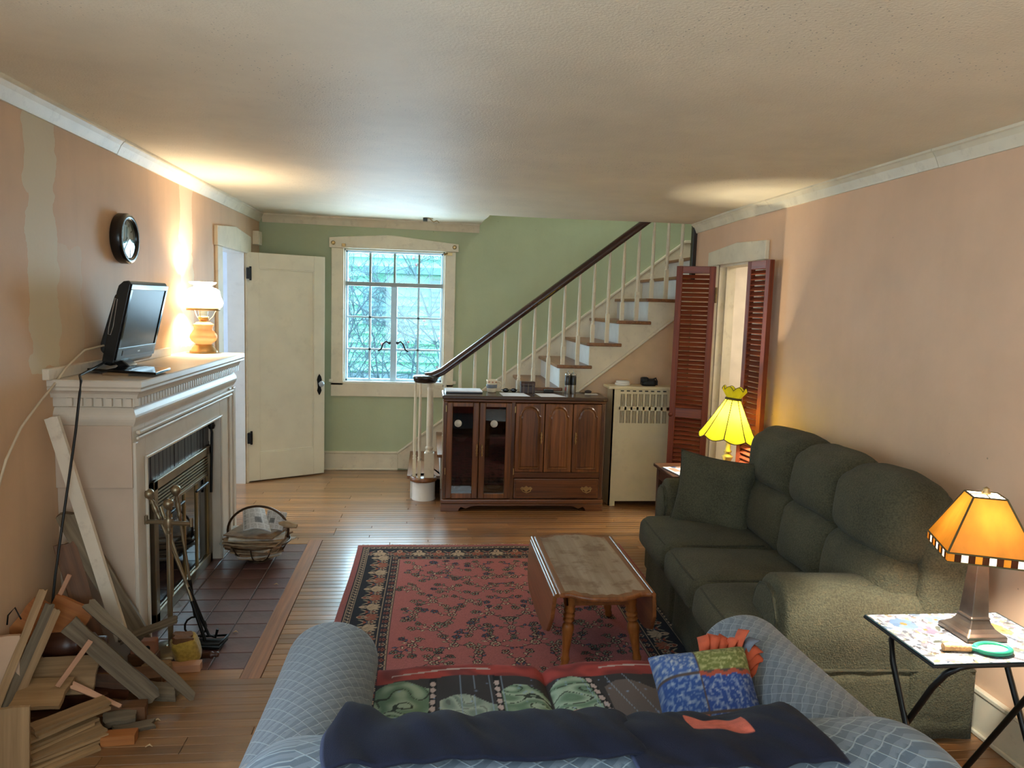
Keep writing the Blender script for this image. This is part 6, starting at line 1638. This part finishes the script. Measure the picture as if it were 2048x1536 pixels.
random.seed(31)
lowz = .006
for k in range(9):
    z = .008 + k * .0142; dx = random.uniform(-.02, .02)
    a = (-1.335 + dx - .004 * k, 2.525 + .010 * k, z); b = (-1.135 + dx - .010 * k + random.uniform(-.03, .02), 2.69 + .012 * k, z + random.uniform(0, .004))
    plank('shingle', ORD[8 - k] + ' tan shingle of the slanted stack, counted from its top', 'shingle', a, b, .062 if k else .085, .0105, (random.uniform(-.05, .05), -.12, 1), TANW, .004, 'slanted stack of tan shingles', seed=k)
plank('wood_block', 'small tan block lying on the floor right of the shingles', 'block', (-1.165, 2.70, .019), (-1.05, 2.71, .019), .05, .036, (0, 0, 1), ORW, .002)
plank('wood_block', 'squared block at the foot of the broad grey board', 'block', (-1.20, 2.86, .03), (-1.07, 2.87, .03), .06, .058, (0, 0, 1), BRNW, .004)
plank('wood_block', 'light edged block ending at the hearth corner', 'block', (-1.14, 3.23, .018), (-.975, 3.245, .018), .05, .032, (0, 0, 1), PINKW, .002)
hb_ = thing('holed_block', 'reddish wooden block with two round holes near the hearth', 'block', (-1.235, 3.30, .06))
MB().box(-1.29, -1.185, 3.285, 3.335, .055, .115).build('block', plain('reddish block', (168, 108, 78), .7), hb_, .004)
for x in (-1.262, -1.215): MB().cyl((x, 3.2835, .085), (x, 3.30, .085), .011, n=14).build('hole_shade', SOOT_SHADE, hb_)  # dark discs on the face paint in the shade inside each opening
MB().box(-1.30, -1.18, 3.28, 3.34, .002, .054).build('lower_block', BRNW, hb_, .004)
for k, (a, b, w, t, mt, lb) in enumerate([
    ((-1.32, 2.93, .11), (-1.18, 2.97, .07), .07, .05, DRKW, 'dark chunk under the broad grey board'),
    ((-1.26, 3.06, .06), (-1.08, 3.10, .05), .07, .05, BRNW, 'brown chunk beneath the split rail'),
    ((-1.14, 3.02, .03), (-1.0, 3.0, .025), .06, .045, GREYW, 'grey chip under the far end of the split rail'),
    ((-1.20, 3.20, .045), (-1.08, 3.18, .05), .045, .03, TANW, 'tan splinter beside the holed block'),
    ((-1.40, 2.93, .06), (-1.24, 2.94, .05), .08, .08, DRKW, 'dark block filling the middle of the pile'),
    ((-1.52, 2.95, .10), (-1.40, 2.96, .10), .09, .18, DRKW, 'dark chunk at the wall under the orange boards'),
    ((-1.20, 2.79, .035), (-1.09, 2.83, .03), .05, .03, GREYW, 'grey splinter right of the wedge stick'),
    ((-1.15, 2.76, .01), (-1.02, 2.80, .012), .035, .016, GREYW, 'thin grey bark strip near the small tan block'),
    ((-1.52, 2.62, .02), (-1.40, 2.63, .02), .12, .035, BRNW, 'brown board end behind the upright tan board'),
    ((-1.10, 3.27, .135), (-1.03, 3.30, .125), .05, .03, BRNW, 'brown board end on top of the yellow cloth')]):
    plank('scrap_chunk', lb, 'scrap wood', a, b, w, t, (.1, -.3, 1), mt, .010, seed=40 + k)
cushion_o = cushion('yellow_cloth', fabric('yellow suede', (132, 106, 40), (176, 142, 62), 200, .4), (-1.055, 3.30, .065), (.055, .045, .062), .025, (.0, .01, .0), (.1, -.25, .3), None, 10, .02, 7)
tag(cushion_o, 'crumpled yellow cloth between the wood pile and the hearth', 'cloth')
tag(MB().lathe([(.0, -.03), (.012, -.028), (.013, .02), (.016, .024), (.016, .034), (.009, .04), (.013, .05), (.011, .06), (0, .064)], (-.985, 3.33, .022), 14, Matrix.Rotation(R_(85), 3, 'Y')).build('brush_handle', DRKW), 'turned dark brush handle end lying by the yellow cloth', 'handle')
tag(MB().tube([(-1.55, 2.84, .40), (-1.54, 2.83, .44), (-1.515, 2.83, .47), (-1.50, 2.84, .42)], .003, 6).build('wire_scrap', IRON), 'bent wire scrap at the left wall by the orange offcut', 'wire')
CH = plain('wood chip', (196, 164, 124), .8)
for k, (x, y) in enumerate(((-1.0, 2.66), (-1.03, 2.83), (-1.13, 2.52), (-.93, 3.6), (-.86, 4.22), (-.62, 3.0))):
    tag(MB().tube([(x, y, .006 if x > -1.05 else .004), (x + .012, y + .01, .009), (x + .024, y + .002, .005)], [.002, .004, .001], 5).build('wood_chip', CH), 'pale wood chip ' + ('on the floor left of the blue loveseat', 'beside the squared block of the pile', 'nearest the small tan block', 'at the front of the hearth tiles', 'in the middle of the hearth tiles', 'on the floor right of the hearth border')[k], 'wood chip', 'wood chips on the floor')
